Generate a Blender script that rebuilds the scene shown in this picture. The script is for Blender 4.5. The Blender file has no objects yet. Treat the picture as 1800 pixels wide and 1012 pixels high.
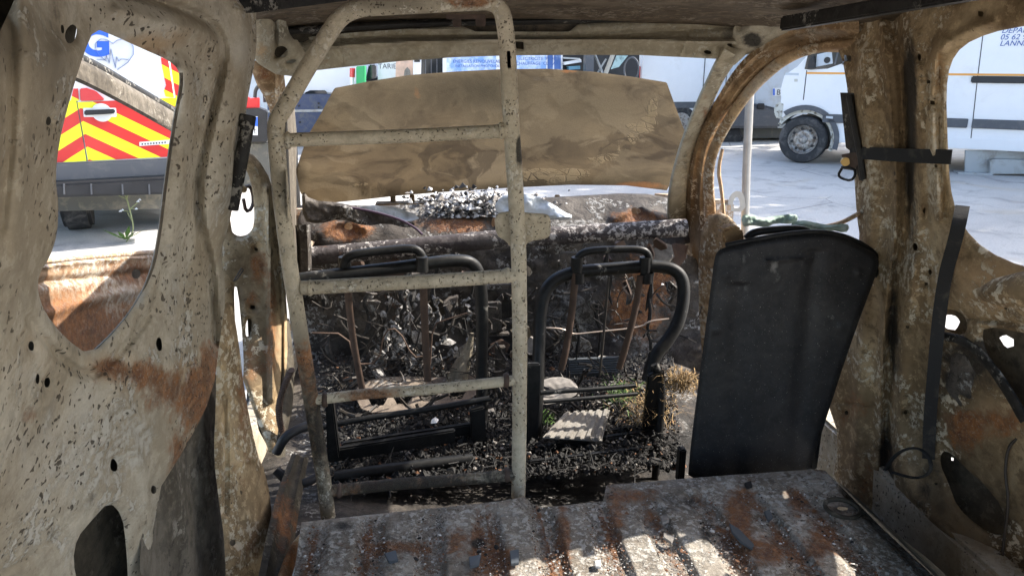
import bpy, bmesh, math, random
import numpy as np
from mathutils import Vector, Matrix
random.seed(7); rng = np.random.default_rng(7)
S = bpy.context.scene
# ------------------------------------------------------------------ camera
CAM = np.array([0.0, 0.0, 1.55]); FPX = 1300.0
YAW = math.radians(6.5); PIT = math.radians(17.26)
cam = bpy.data.objects.new('camera', bpy.data.cameras.new('camera')); S.collection.objects.link(cam)
cam.location = CAM; cam.rotation_euler = (math.pi/2 - PIT, 0, -YAW)
cam.data.sensor_width = 36; cam.data.lens = 36*FPX/1800; cam.data.clip_start = .02; cam.data.clip_end = 2000
S.camera = cam
# ------------------------------------------------------------------ sky, sun, exposure
SUN_DIR = Vector((.85, .24, .80)).normalized()          # towards the sun: ahead and to the right
SEL = math.asin(SUN_DIR.z); SAZ = math.atan2(SUN_DIR.x, SUN_DIR.y)
w = bpy.data.worlds.new('World'); S.world = w; w.use_nodes = True
nt = w.node_tree; sky = nt.nodes.new('ShaderNodeTexSky'); sky.sky_type = 'NISHITA'; sky.sun_disc = False
sky.sun_elevation = SEL; sky.sun_rotation = SAZ; sky.air_density = 1.0; sky.dust_density = 2.5
nt.links.new(sky.outputs[0], nt.nodes['Background'].inputs[0]); nt.nodes['Background'].inputs[1].default_value = .15
sl = bpy.data.lights.new('sun', 'SUN'); sl.energy = 3.2; sl.angle = math.radians(.5); sl.color = (1, .94, .85)
so = bpy.data.objects.new('sun', sl); S.collection.objects.link(so)
so.rotation_euler = SUN_DIR.to_track_quat('Z', 'Y').to_euler()
S.view_settings.view_transform = 'Standard'; S.view_settings.look = 'None'; S.view_settings.gamma = 1
S.view_settings.use_curve_mapping = False; S.view_settings.exposure = 1.72
S.render.engine = 'CYCLES'; S.cycles.max_bounces = 8; S.cycles.diffuse_bounces = 5

# ------------------------------------------------------------------ measuring helpers
_f = np.array([math.sin(YAW)*math.cos(PIT), math.cos(YAW)*math.cos(PIT), -math.sin(PIT)])
_r = np.array([math.cos(YAW), -math.sin(YAW), 0.0]); _u = np.cross(_r, _f)
def ray(px, py):
    px = np.asarray(px, float); py = np.asarray(py, float)
    return _f + ((px-900)/FPX)[..., None]*_r + ((506-py)/FPX)[..., None]*_u
def on(axis, val):
    """surface: plane where coordinate axis == val"""
    def s(px, py):
        d = ray(px, py); t = (val-CAM[axis])/d[..., axis]
        return CAM + d*t[..., None]
    return s
def plane(p, n):
    p = np.array(p, float); n = np.array(n, float)
    def s(px, py):
        d = ray(px, py); t = ((p-CAM)@n)/(d@n)
        return CAM + d*t[..., None]
    return s
def X(px, py, v): return on(0, v)(px, py)
def Y(px, py, v): return on(1, v)(px, py)
def Z(px, py, v): return on(2, v)(px, py)
def ymap(pts):
    """surface: y distance interpolated between measured points (px, py, y)"""
    a = np.array(pts, float); n = len(a)
    D = np.hypot(a[:, None, 0]-a[None, :, 0], a[:, None, 1]-a[None, :, 1])/1000
    A = np.zeros((n+3, n+3)); A[:n, :n] = D; A[:n, n] = 1; A[:n, n+1:] = a[:, :2]/1000
    A[n, :n] = 1; A[n+1:, :n] = (a[:, :2]/1000).T
    c = np.linalg.lstsq(A, np.r_[a[:, 2], 0, 0, 0], rcond=None)[0]
    def s(px, py):
        px = np.asarray(px, float); py = np.asarray(py, float)
        d = np.hypot(px[..., None]-a[:, 0], py[..., None]-a[:, 1])/1000
        yv = d@c[:n] + c[n] + c[n+1]*px/1000 + c[n+2]*py/1000
        r = ray(px, py); t = yv/r[..., 1]
        return CAM + r*t[..., None]
    return s
_K = rng.normal(size=(3, 14, 3)); _PH = rng.uniform(0, 6.28, (3, 14))
def lump(P, scale, k=0):
    q = np.asarray(P)@(_K[k].T*scale) + _PH[k]
    return np.sin(q).sum(-1)/6.0

# ------------------------------------------------------------------ scene helpers
COL = S.collection
def thing(name, label, cat, loc=(0, 0, 0), rz=0, group=None):
    o = bpy.data.objects.new(name, None); COL.objects.link(o); o.location = loc; o.rotation_euler = (0, 0, rz)
    o.empty_display_size = .1
    o['label'] = label; o['category'] = cat
    if group: o['group'] = group
    return o
def tag(o, label, cat, group=None):
    o['label'] = label; o['category'] = cat
    if group: o['group'] = group
    return o
def rootloc(p):
    if p is None: return Vector((0, 0, 0))
    while p.parent: p = p.parent
    return p.location
def link(name, me, mat, parent=None, local=False, smooth=None, kind=None):
    if parent is not None and not local:
        l = rootloc(parent); me.transform(Matrix.Translation(-l))
    o = bpy.data.objects.new(name, me); COL.objects.link(o)
    if mat: me.materials.append(mat)
    if smooth is not None:
        me.polygons.foreach_set('use_smooth', [True]*len(me.polygons))
        me.set_sharp_from_angle(angle=math.radians(smooth))
    if parent is not None: o.parent = parent
    if kind: o['kind'] = kind
    return o
class MB:
    def __init__(s): s.v = []; s.f = []; s.m = []
    def add(s, v, f, m=0):
        b = len(s.v); s.v += [tuple(map(float, p)) for p in v]
        s.f += [[b+i for i in q] for q in f]; s.m += [m]*len(f)
    def box(s, a, b, m=0, M=None):
        (x0, y0, z0), (x1, y1, z1) = a, b
        v = [Vector(p) for p in ((x0,y0,z0),(x1,y0,z0),(x1,y1,z0),(x0,y1,z0),(x0,y0,z1),(x1,y0,z1),(x1,y1,z1),(x0,y1,z1))]
        if M is not None: v = [M@p for p in v]
        s.add(v, [(3,2,1,0),(4,5,6,7),(0,1,5,4),(1,2,6,5),(2,3,7,6),(3,0,4,7)], m)
    def tube(s, pts, r, n=10, sm=0, m=0, cap=True, flat=1.0):
        P = np.array([np.array(p, float) for p in pts])
        R = np.full(len(P), r, float) if np.isscalar(r) else np.array(r, float)
        for _ in range(sm):
            Q = [P[0]]; RR = [R[0]]
            for i in range(len(P)-1):
                Q += [P[i]*.75+P[i+1]*.25, P[i]*.25+P[i+1]*.75]; RR += [R[i]*.75+R[i+1]*.25, R[i]*.25+R[i+1]*.75]
            Q.append(P[-1]); RR.append(R[-1]); P = np.array(Q); R = np.array(RR)
        T = np.gradient(P, axis=0); T /= np.linalg.norm(T, axis=1)[:, None]+1e-12
        up = np.array([0, 0, 1.]) if abs(T[0][2]) < .9 else np.array([0, 1., 0])
        A = np.cross(T[0], up); A /= np.linalg.norm(A); vs = []
        for i in range(len(P)):
            A = A - T[i]*(A@T[i]); A /= np.linalg.norm(A); B = np.cross(T[i], A)
            for k in range(n):
                a = 2*math.pi*k/n; vs.append(P[i] + R[i]*(math.cos(a)*A + flat*math.sin(a)*B))
        fs = []
        for i in range(len(P)-1):
            for k in range(n):
                fs.append((i*n+k, i*n+(k+1)%n, (i+1)*n+(k+1)%n, (i+1)*n+k))
        if cap: fs += [tuple(reversed(range(n))), tuple(range((len(P)-1)*n, len(P)*n))]
        s.add(vs, fs, m)
    def prism(s, pts, ext, m=0):
        """polygon (3D points) extruded by vector ext"""
        n = len(pts); a = [np.array(p, float) for p in pts]; b = [p+np.array(ext, float) for p in a]
        s.add(a+b, [tuple(range(n)), tuple(reversed(range(n, 2*n)))] + [(i, (i+1) % n, n+(i+1) % n, n+i) for i in range(n)], m)
    def mesh(s, name='m', bevel=0, seg=2):
        me = bpy.data.meshes.new(name); me.from_pydata(s.v, [], s.f)
        me.polygons.foreach_set('material_index', s.m); me.update()
        bm = bmesh.new(); bm.from_mesh(me)
        bmesh.ops.recalc_face_normals(bm, faces=bm.faces)
        if bevel:
            es = [e for e in bm.edges if len(e.link_faces) == 2 and e.calc_face_angle(0) > .5]
            bmesh.ops.bevel(bm, geom=es, offset=bevel, segments=seg, affect='EDGES', clamp_overlap=True)
        bm.to_mesh(me); bm.free(); return me
    def build(s, name, mat, parent=None, bevel=0, seg=2, smooth=35, local=False, kind=None):
        return link(name, s.mesh(name, bevel, seg), mat, parent, local, smooth, kind)

def chaikin(pts, n=2, closed=True):
    P = np.array(pts, float)
    for _ in range(n):
        Q = []
        m = len(P)
        for i in range(m if closed else m-1):
            a, b = P[i], P[(i+1) % m]; Q += [a*.75+b*.25, a*.25+b*.75]
        if not closed: Q = [P[0]]+Q+[P[-1]]
        P = np.array(Q)
    return P
def inside(px, py, poly):
    c = np.zeros(px.shape, bool); n = len(poly)
    for i in range(n):
        x1, y1 = poly[i]; x2, y2 = poly[(i+1) % n]
        if y1 == y2: continue
        k = ((y1 > py) != (y2 > py)) & (px < (x2-x1)*(py-y1)/(y2-y1)+x1); c ^= k
    return c
def segdist(px, py, poly, closed=True):
    best = np.full(px.shape, 1e9); bx = px.copy(); by = py.copy(); n = len(poly)
    for i in range(n if closed else n-1):
        x1, y1 = poly[i]; x2, y2 = poly[(i+1) % n]; dx, dy = x2-x1, y2-y1
        L = dx*dx+dy*dy+1e-9
        t = np.clip(((px-x1)*dx+(py-y1)*dy)/L, 0, 1); qx = x1+t*dx; qy = y1+t*dy
        d = np.hypot(px-qx, py-qy); k = d < best
        best = np.where(k, d, best); bx = np.where(k, qx, bx); by = np.where(k, qy, by)
    return best, bx, by
def sheet(name, outline, surf, mat, parent, holes=(), step=4, roll=(0, 10), folds=(), stains=(), thick=.006,
          dents=(0, 3), sm=1, relief=None, kind=None, hsm=1, paint=None):
    """pressed sheet metal: outline and holes measured in the photograph, laid on a real surface, with
    folds [(polyline, width, height)], rolled edges and dents; thickness given"""
    out = chaikin(outline, sm) if sm else np.array(outline, float)
    hs = [chaikin(h, hsm) if len(h) > 4 else np.array(h, float) for h in holes]
    x0, y0 = out.min(0); x1, y1 = out.max(0)
    nx = int((x1-x0)/step)+2; ny = int((y1-y0)/step)+2
    gx, gy = np.meshgrid(x0+np.arange(nx+1)*step, y0+np.arange(ny+1)*step)
    cx = gx[:-1, :-1]+step/2; cy = gy[:-1, :-1]+step/2
    keep = inside(cx, cy, out)
    for h in hs: keep &= ~inside(cx, cy, h)
    idx = -np.ones(gx.shape, int); use = np.zeros(gx.shape, bool); full = np.zeros(gx.shape, int)
    for a in (0, 1):
        for b in (0, 1):
            use[a:a+keep.shape[0], b:b+keep.shape[1]] |= keep
            full[a:a+keep.shape[0], b:b+keep.shape[1]] += keep
    idx[use] = np.arange(use.sum()); qx = gx[use]; qy = gy[use]; bd = full[use] < 4
    D, sx, sy = segdist(qx, qy, out)
    for h in hs:
        d, ax, ay = segdist(qx, qy, h); k = d < D
        D = np.where(k, d, D); sx = np.where(k, ax, sx); sy = np.where(k, ay, sy)
    near = bd & (D < step*1.6)
    qx = np.where(near, sx, qx); qy = np.where(near, sy, qy); D = np.where(near, 0, D)
    h_ = roll[0]*(1-np.exp(-D/roll[1])) if roll[0] else np.zeros(len(qx))
    for pl, wd, ht in folds:
        d, _, _ = segdist(qx, qy, chaikin(pl, 2, False), False); h_ = h_ + ht*np.exp(-(d/wd)**2)
    P = surf(qx, qy)
    if dents[0]: h_ = h_ + dents[0]*lump(P, dents[1]) + dents[0]*.4*lump(P, dents[1]*3.1, 1)
    if relief: h_ = h_ + relief(qx, qy, P, D)
    dirs = P-CAM; dirs /= np.linalg.norm(dirs, axis=1)[:, None]
    F = P-dirs*h_[:, None]; B = P+dirs*(thick-h_[:, None]); n = len(F)
    fs = []; ii, jj = np.nonzero(keep)
    q = np.stack([idx[ii, jj], idx[ii+1, jj], idx[ii+1, jj+1], idx[ii, jj+1]], 1)
    fs = q.tolist() + (q[:, ::-1]+n).tolist()
    kp = np.pad(keep, 1)
    for (di, dj, e) in ((-1, 0, (3, 0)), (1, 0, (1, 2)), (0, -1, (0, 1)), (0, 1, (2, 3))):
        m = ~kp[ii+1+di, jj+1+dj]
        a = q[m][:, e[0]]; b = q[m][:, e[1]]
        fs += np.stack([a, a+n, b+n, b], 1).tolist()
    me = bpy.data.meshes.new(name); me.from_pydata(np.vstack([F, B]).tolist(), [], fs); me.update()
    if stains or paint:
        ch = {k: f(qx, qy, P) for k, f in (paint or {}).items()}
        for (kd, ax, ay, rx, ry, st) in stains:
            g = st*np.exp(-((qx-ax)/rx)**2-((qy-ay)/ry)**2)
            ch[kd] = ch.get(kd, 0)+g
        for kd, g in ch.items():
            at = me.attributes.new(kd, 'FLOAT', 'POINT'); at.data.foreach_set('value', np.r_[g, g].astype(np.float32))
    return link(name, me, mat, parent, smooth=50, kind=kind)
def band(name, centre, width, surf, mat, parent, prof='round', depth=.03, n=9, stains=(), thick=.012, sm=3, holes=None):
    """a rounded strip of pressed metal along a measured centre line"""
    C = chaikin([(a, b) for a, b in centre], sm, False)
    L = np.r_[0, np.cumsum(np.hypot(*np.diff(C, axis=0).T))]
    L0 = np.r_[0, np.cumsum(np.hypot(*np.diff(np.array(centre, float), axis=0).T))]
    W = np.interp(L/L[-1], L0/L0[-1], np.full(len(centre), width) if np.isscalar(width) else width)
    m = max(int(L[-1]/5), 4); t = np.linspace(0, L[-1], m)
    cx = np.interp(t, L, C[:, 0]); cy = np.interp(t, L, C[:, 1]); W = np.interp(t, L, W)
    tx = np.gradient(cx); ty = np.gradient(cy); l = np.hypot(tx, ty); nx = -ty/l; ny = tx/l
    s = np.linspace(-1, 1, n)
    if prof == 'round': hh = np.sqrt(np.clip(1-s**2, 0, 1))
    elif prof == 'hat': hh = np.clip((1-abs(s))*3.2, 0, 1)
    elif prof == 'channel': hh = np.clip(abs(s)*2.2-.6, 0, 1)
    else: hh = np.exp(-(abs(s)-.5)**2*18)
    qx = (cx[:, None]+nx[:, None]*W[:, None]*.5*s).ravel(); qy = (cy[:, None]+ny[:, None]*W[:, None]*.5*s).ravel()
    P = surf(qx, qy); h_ = depth*np.tile(hh, m) + .004*lump(P, 9)
    d = P-CAM; d /= np.linalg.norm(d, axis=1)[:, None]
    F = P-d*h_[:, None]; B = P+d*thick; N = len(F); fs = []
    for i in range(m-1):
        for k in range(n-1):
            a = i*n+k; fs += [(a, a+n, a+n+1, a+1), (N+a, N+a+1, N+a+n+1, N+a+n)]
        fs += [(i*n, N+i*n, N+(i+1)*n, (i+1)*n), (i*n+n-1, (i+1)*n+n-1, N+(i+1)*n+n-1, N+i*n+n-1)]
    for k in range(n-1):
        fs += [(k, k+1, N+k+1, N+k), ((m-1)*n+k, N+(m-1)*n+k, N+(m-1)*n+k+1, (m-1)*n+k+1)]
    me = bpy.data.meshes.new(name); me.from_pydata(np.vstack([F, B]).tolist(), [], fs); me.update()
    if stains:
        ch = {}
        for (kd, ax, ay, rx, ry, st) in stains:
            ch[kd] = ch.get(kd, 0)+st*np.exp(-((qx-ax)/rx)**2-((qy-ay)/ry)**2)
        for kd, g in ch.items():
            at = me.attributes.new(kd, 'FLOAT', 'POINT'); at.data.foreach_set('value', np.r_[g, g].astype(np.float32))
    return link(name, me, mat, parent, smooth=50)

# ------------------------------------------------------------------ materials
def node_mat(name):
    m = bpy.data.materials.new(name); m.use_nodes = True; t = m.node_tree
    return m, t, t.nodes['Principled BSDF']
class NT:
    def __init__(s, t): s.t = t; s.tc = t.nodes.new('ShaderNodeTexCoord')
    def n(s, ty, **k):
        x = s.t.nodes.new(ty)
        for a, b in k.items(): setattr(x, a, b)
        return x
    def l(s, a, b): s.t.links.new(a, b)
    def noise(s, sc, det=6, rough=.6, dist=0, src=None, stretch=None):
        x = s.n('ShaderNodeTexNoise'); x.inputs['Scale'].default_value = sc; x.inputs['Detail'].default_value = det
        x.inputs['Roughness'].default_value = rough; x.inputs['Distortion'].default_value = dist
        v = s.tc.outputs['Object'] if src is None else src
        if stretch:
            mp = s.n('ShaderNodeMapping'); mp.inputs['Scale'].default_value = stretch; s.l(v, mp.inputs[0]); v = mp.outputs[0]
        s.l(v, x.inputs['Vector']); return x.outputs[0]
    def step(s, v, lo, hi, a=0., b=1.):
        x = s.n('ShaderNodeMapRange'); x.inputs[1].default_value = lo; x.inputs[2].default_value = hi
        x.inputs[3].default_value = a; x.inputs[4].default_value = b; s.l(v, x.inputs[0]); return x.outputs[0]
    def math(s, op, a, b):
        x = s.n('ShaderNodeMath', operation=op)
        for i, q in enumerate((a, b)):
            if isinstance(q, (int, float)): x.inputs[i].default_value = q
            else: s.l(q, x.inputs[i])
        return x.outputs[0]
    def mix(s, f, a, b):
        x = s.n('ShaderNodeMix', data_type='RGBA')
        if isinstance(f, (int, float)): x.inputs[0].default_value = f
        else: s.l(f, x.inputs[0])
        for i, q in ((6, a), (7, b)):
            if isinstance(q, tuple): x.inputs[i].default_value = (*q, 1)
            else: s.l(q, x.inputs[i])
        return x.outputs[2]
    def attr(s, nm):
        x = s.n('ShaderNodeAttribute', attribute_name=nm); return x.outputs['Fac']
    def bump(s, h, dist, strength=1., nrm=None):
        x = s.n('ShaderNodeBump'); x.inputs['Distance'].default_value = dist; x.inputs['Strength'].default_value = strength
        s.l(h, x.inputs['Height'])
        if nrm is not None: s.l(nrm, x.inputs['Normal'])
        return x.outputs[0]
TAN = (.33, .26, .165); OLIVE = (.16, .125, .07); PALE = (.50, .46, .37); RUST = (.29, .115, .035); RUSTD = (.12, .042, .018)
SOOT = (.012, .011, .010); GREY = (.34, .33, .31)
def burnt(name, a=TAN, b=OLIVE, chip=PALE, chips=.5, rust=.0, soot=.0, pits=.5, sc=1., rough=.75, metal=0., bump=1., streak=False, dust=0., mott=1.):
    m, t, P = node_mat(name); N = NT(t)
    big = N.noise(3.2*sc, 5, .6, .8, stretch=(1, 1, .45) if streak else None)
    med = N.noise(17*sc, 7, .62, .8); fine = N.noise(62*sc, 7, .68, .15); grain = N.noise(260*sc, 3, .6)
    c = N.mix(N.step(big, .42, .58), b, a)
    c = N.mix(N.step(N.noise(8*sc, 6, .6, 1.2), .50, .62, 0, .6), c, tuple(x*1.0 for x in b))
    c = N.mix(N.step(med, .50, .72, 0, .45), c, tuple(x*.55 for x in b))
    mot = N.noise(38*sc, 9, .74, .25); reg = N.noise(5*sc, 4, .6, .6, src=None)
    c = N.mix(N.math('MULTIPLY', N.step(mot, .52, .56), N.step(reg, .40, .60, .08*mott, .75*mott)), c, tuple(x*.50 for x in b))
    c = N.mix(N.math('MULTIPLY', N.step(mot, .46, .43), N.step(reg, .62, .44, .05*mott, .5*mott)), c, tuple(min(x*1.35, .8) for x in a))
    c = N.mix(N.math('MULTIPLY', N.step(N.math('ADD', N.attr('dark'), N.math('MULTIPLY', big, .5)), .45, .75), .8), c, tuple(x*.42 for x in b))
    c = N.mix(N.math('MULTIPLY', N.step(N.math('ADD', N.attr('warm'), N.math('MULTIPLY', med, .5)), .45, .75), .75), c, (.46, .31, .17))
    c = N.mix(N.math('MULTIPLY', N.step(N.math('ADD', N.attr('pale'), N.math('MULTIPLY', med, .5)), .45, .75), .7), c, (.58, .55, .48))
    # flaking paint chips, in patches
    patch = N.step(N.noise(7*sc, 5, .6, .5), .62-chips*.22, .66-chips*.22)
    ch = N.math('MULTIPLY', N.step(fine, .515, .535), patch)
    ch = N.math('MAXIMUM', ch, N.math('MULTIPLY', N.step(N.math('ADD', N.attr('ash'), N.math('MULTIPLY', med, .8)), .62, .80), N.step(fine, .42, .56)))
    c = N.mix(N.math('MULTIPLY', ch, .85), c, chip)
    # rust
    rn = N.noise(9*sc, 8, .68, .9)
    ra = N.math('ADD', N.attr('rust'), rust)
    rf = N.step(N.math('ADD', ra, N.math('ADD', N.math('MULTIPLY', rn, .75), N.math('MULTIPLY', mot, .55))), .88, 1.08)
    rc = N.mix(N.step(mot, .40, .58), RUSTD, RUST); rc = N.mix(N.step(fine, .50, .66, 0, .7), rc, (.36, .19, .09)); rc = N.mix(N.step(med, .5, .62, 0, .6), rc, (.10, .055, .03))
    rc = N.mix(N.step(grain, .58, .68, 0, .6), rc, (.42, .38, .32))
    c = N.mix(N.math('MULTIPLY', rf, .92), c, rc)
    # soot
    sa = N.math('ADD', N.attr('soot'), soot)
    sf = N.step(N.math('ADD', sa, N.noise(13*sc, 8, .72, .6)), .74, .98)
    c = N.mix(N.math('MULTIPLY', sf, .95), c, SOOT)
    # pits
    v = N.n('ShaderNodeTexVoronoi'); v.inputs['Scale'].default_value = 75*sc; v.inputs['Randomness'].default_value = 1
    wv_ = N.n('ShaderNodeVectorMath', operation='ADD'); sv = N.n('ShaderNodeVectorMath', operation='SCALE'); sv.inputs[3].default_value = .03/sc
    nz = N.n('ShaderNodeTexNoise'); nz.inputs['Scale'].default_value = 60*sc; N.l(N.tc.outputs['Object'], nz.inputs['Vector'])
    N.l(nz.outputs[1], sv.inputs[0]); N.l(N.tc.outputs['Object'], wv_.inputs[0]); N.l(sv.outputs[0], wv_.inputs[1]); N.l(wv_.outputs[0], v.inputs['Vector'])
    size = N.math('MULTIPLY', N.noise(40*sc, 2, .5), .55)
    pt = N.math('MULTIPLY', N.step(N.math('SUBTRACT', v.outputs['Distance'], size), -.02, -.07), N.step(N.noise(6*sc, 4, .6), .66-pits*.2, .74-pits*.2))
    if pits > 0: c = N.mix(N.math('MULTIPLY', pt, .85), c, (.04, .028, .018))
    c = N.mix(N.step(grain, .35, .75, 0, .22), c, tuple(x*.5 for x in b))
    if dust:
        c = N.mix(N.math('MULTIPLY', N.step(N.noise(330, 2, .5), .70, .74), dust), c, (.35, .33, .30))
        c = N.mix(N.math('MULTIPLY', N.step(N.noise(7, 7, .7, .8), .50, .75), .5), c, (.06, .056, .05))
    N.l(c, P.inputs['Base Color'])
    h = N.math('ADD', N.math('MULTIPLY', med, .8), N.math('MULTIPLY', fine, .25))
    h = N.math('ADD', h, N.math('MULTIPLY', ch, .30))
    if pits > 0: h = N.math('SUBTRACT', h, N.math('MULTIPLY', pt, .6))
    h = N.math('ADD', h, N.math('MULTIPLY', N.math('MULTIPLY', rf, fine), .5))
    N.l(N.bump(h, .0035*bump), P.inputs['Normal'])
    N.l(N.step(med, .3, .7, rough-.1, min(rough+.12, 1)), P.inputs['Roughness']); P.inputs['Metallic'].default_value = metal
    P.inputs['Specular IOR Level'].default_value = .35
    return m
def behind(surf, off):
    def f(px, py):
        p = surf(px, py); d = p-CAM; return p+d/np.linalg.norm(d, axis=-1)[..., None]*off
    return f
def simple(name, col, rough=.5, metal=0., var=.0, sc=6, bump=0., bsc=60, coat=0, dirt=None, dsc=8, dlo=.5, dhi=.7, spec=.5):
    m, t, P = node_mat(name); N = NT(t); c = None
    P.inputs['Base Color'].default_value = (*col, 1); P.inputs['Roughness'].default_value = rough
    P.inputs['Metallic'].default_value = metal; P.inputs['Coat Weight'].default_value = coat
    P.inputs['Specular IOR Level'].default_value = spec
    if var or dirt:
        c = N.mix(N.step(N.noise(sc, 6, .6), .3, .7), tuple(x*(1-var) for x in col), tuple(min(x*(1+var), 1) for x in col))
        if dirt: c = N.mix(N.step(N.noise(dsc, 8, .65, .4), dlo, dhi), c, dirt)
        N.l(c, P.inputs['Base Color'])
    if bump: N.l(N.bump(N.noise(bsc, 6, .65), bump), P.inputs['Normal'])
    return m
M = {}
M['side'] = burnt('burnt_side_metal', (.55, .50, .405), (.39, .33, .24), (.58, .55, .48), chips=.3, pits=1.25, mott=.5)
M['pillar'] = burnt('burnt_pillar_paint', (.42, .335, .215), (.24, .185, .105), (.58, .53, .41), mott=.7, chips=.35, pits=.45, streak=True)
M['rpillar'] = burnt('burnt_tan_pillar', (.49, .365, .21), (.23, .155, .08), (.64, .555, .41), chips=.55, pits=.35, streak=True)
M['arch'] = burnt('burnt_orange_flange', (.50, .35, .20), (.24, .145, .07), (.62, .53, .40), chips=.5, rust=.10, pits=.4, sc=1.2)
M['header'] = burnt('burnt_header_metal', mott=.6, a=(.47, .42, .32), b=(.36, .31, .215), chip=(.50, .46, .36), chips=.4, pits=.3, sc=1.2)
M['roof'] = burnt('burnt_roof_lining', (.17, .13, .085), (.08, .055, .03), (.24, .2, .15), chips=.4, soot=.06, pits=.5, streak=False)
M['black_steel'] = burnt('sooty_black_steel', (.022, .022, .021), (.012, .012, .012), (.2, .19, .17), chips=.05, rust=-.2, pits=0, rough=.48, metal=.3, bump=.35)
M['rail'] = burnt('charred_rail', (.03, .028, .025), (.014, .013, .012), (.30, .28, .24), chips=.45, rust=-.1, pits=.1, rough=.6, bump=1.2)
M['cage'] = burnt('burnt_cream_tube', (.60, .52, .385), (.47, .40, .285), (.68, .62, .50), mott=.45, chips=.4, pits=1.15, sc=1.7, rust=-.10, bump=.9)
M['dash'] = burnt('charred_bulkhead', (.10, .085, .07), (.04, .034, .03), (.34, .33, .31), chips=.35, rust=.07, soot=.17, pits=.4, sc=1.1, bump=2.5)
M['floor'] = burnt('ash_covered_floor', (.40, .36, .305), (.22, .185, .145), (.52, .49, .44), chips=.9, rust=.15, soot=.03, pits=.6, sc=1.3, bump=3.)
M['cavity'] = burnt('sooty_cavity', (.10, .085, .06), (.05, .042, .03), (.2, .18, .14), chips=.2, soot=.15, pits=.2)
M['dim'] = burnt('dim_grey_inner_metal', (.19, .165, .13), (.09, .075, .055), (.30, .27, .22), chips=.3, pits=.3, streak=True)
M['rustpanel'] = burnt('rusty_door_metal', (.52, .44, .34), (.42, .28, .17), (.66, .62, .55), chips=.5, rust=.22, pits=.4)
M['belt'] = simple('charred_belt', (.016, .016, .016), .9, dirt=(.07, .062, .05), dsc=24, dlo=.52, dhi=.72, bump=.001, bsc=300)
M['ash'] = simple('white_ash', (.55, .54, .52), .95, var=.25, sc=40, bump=.002, bsc=120)
M['char'] = simple('charcoal', (.014, .013, .012), .85, var=.5, sc=30, bump=.003, bsc=60, dirt=(.06, .055, .05), dsc=60, dlo=.55, dhi=.75)
M['wire'] = simple('bare_wire', (.42, .34, .28), .4, metal=.6)
M['dwire'] = simple('burnt_wire', (.045, .038, .032), .6, metal=.3)
M['rwire'] = simple('rust_tube', (.075, .045, .03), .8, var=.3, sc=40, bump=.001, bsc=120)
M['mbracket'] = simple('dark_rust_bracket', (.085, .055, .04), .7, metal=.2, var=.4, sc=30, bump=.001, bsc=90)
M['polem'] = simple('grey_zinc_pole', (.36, .35, .33), .45, metal=.4, var=.15, sc=18)
M['whitevan'] = simple('white_van_paint', (.80, .81, .82), .28, coat=.4, var=.02, dirt=(.66, .65, .62), dsc=2.2, dlo=.56, dhi=.85)
M['greyvan'] = simple('pale_blue_grey_paint', (.50, .55, .60), .35, coat=.4, dirt=(.4, .4, .38), dsc=3)
M['dplastic'] = simple('dark_grey_plastic', (.085, .09, .10), .6, dirt=(.16, .155, .15), dsc=7, dlo=.5, dhi=.8)
M['bplastic'] = simple('black_plastic', (.018, .018, .02), .5, var=.3)
M['tyre'] = simple('dusty_tyre', (.03, .03, .031), .8, dirt=(.14, .13, .12), dsc=9, dlo=.5, dhi=.75, bump=.004, bsc=40)
M['rim'] = simple('dirty_steel_rim', (.42, .40, .37), .45, metal=.5, dirt=(.16, .12, .09), dsc=20, dlo=.45, dhi=.62)
M['under'] = simple('dirty_underbody', (.10, .10, .09), .8, dirt=(.2, .18, .14), dsc=9, bump=.004, bsc=30)
M['archin'] = simple('dirty_cream_plastic', (.55, .54, .48), .6, dirt=(.14, .12, .08), dsc=10, dlo=.5, dhi=.6)
M['glass'] = simple('dark_window_glass', (.02, .024, .028), .06, spec=.8)
M['orange'] = simple('orange_line_paint', (.80, .36, .07), .4)
M['blueink'] = simple('blue_print', (.045, .11, .36), .5)
M['bluebright'] = simple('bright_blue_print', (.03, .13, .62), .45)
M['red'] = simple('red_print', (.62, .03, .03), .4)
M['redlamp'] = simple('red_lamp_lens', (.55, .02, .03), .15, coat=.6)
M['steel'] = simple('galvanised_steel', (.40, .42, .43), .5, metal=.5, dirt=(.28, .27, .25), dsc=5)
M['navy'] = simple('navy_blue_paint', (.035, .055, .12), .4, dirt=(.09, .10, .12), dsc=9)
M['green'] = simple('green_plastic', (.03, .35, .12), .5)
M['platem'] = simple('number_plate_white', (.75, .76, .76), .4)
M['posterpeach'] = simple('peach_print', (.72, .48, .36), .6, var=.3, sc=5)
M['posterblue'] = simple('blue_sky_print', (.20, .36, .72), .5, var=.1, sc=3, dirt=(.75, .82, .9), dsc=4.5, dlo=.42, dhi=.66)
M['shed'] = simple('white_shed_cladding', (.74, .75, .74), .6, dirt=(.6, .6, .57), dsc=2)
M['amber'] = simple('brass_bolt', (.45, .29, .10), .45, metal=.6)
M['palegreen'] = simple('pale_green_cloth', (.42, .56, .50), .9, dirt=(.68, .74, .70), dsc=25, bump=.003, bsc=70)
M['whitecloth'] = simple('pale_blue_sheet', (.62, .67, .72), .8, dirt=(.4, .44, .47), dsc=20, bump=.003, bsc=60)
M['purple'] = simple('purple_cord', (.06, .035, .06), .8)
M['straw'] = simple('dry_straw', (.27, .18, .08), .9, var=.4, sc=60)
M['weed'] = simple('green_weed', (.09, .17, .03), .7, var=.4, sc=50)
M['stalk'] = simple('pale_stalk', (.22, .25, .12), .8)
M['card'] = simple('ribbed_pale_board', (.27, .25, .22), .9, dirt=(.15, .13, .11), dsc=14, dlo=.45, dhi=.75, bump=.002, bsc=90)
M['cream'] = simple('cream_metal', (.45, .42, .35), .5)
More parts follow.
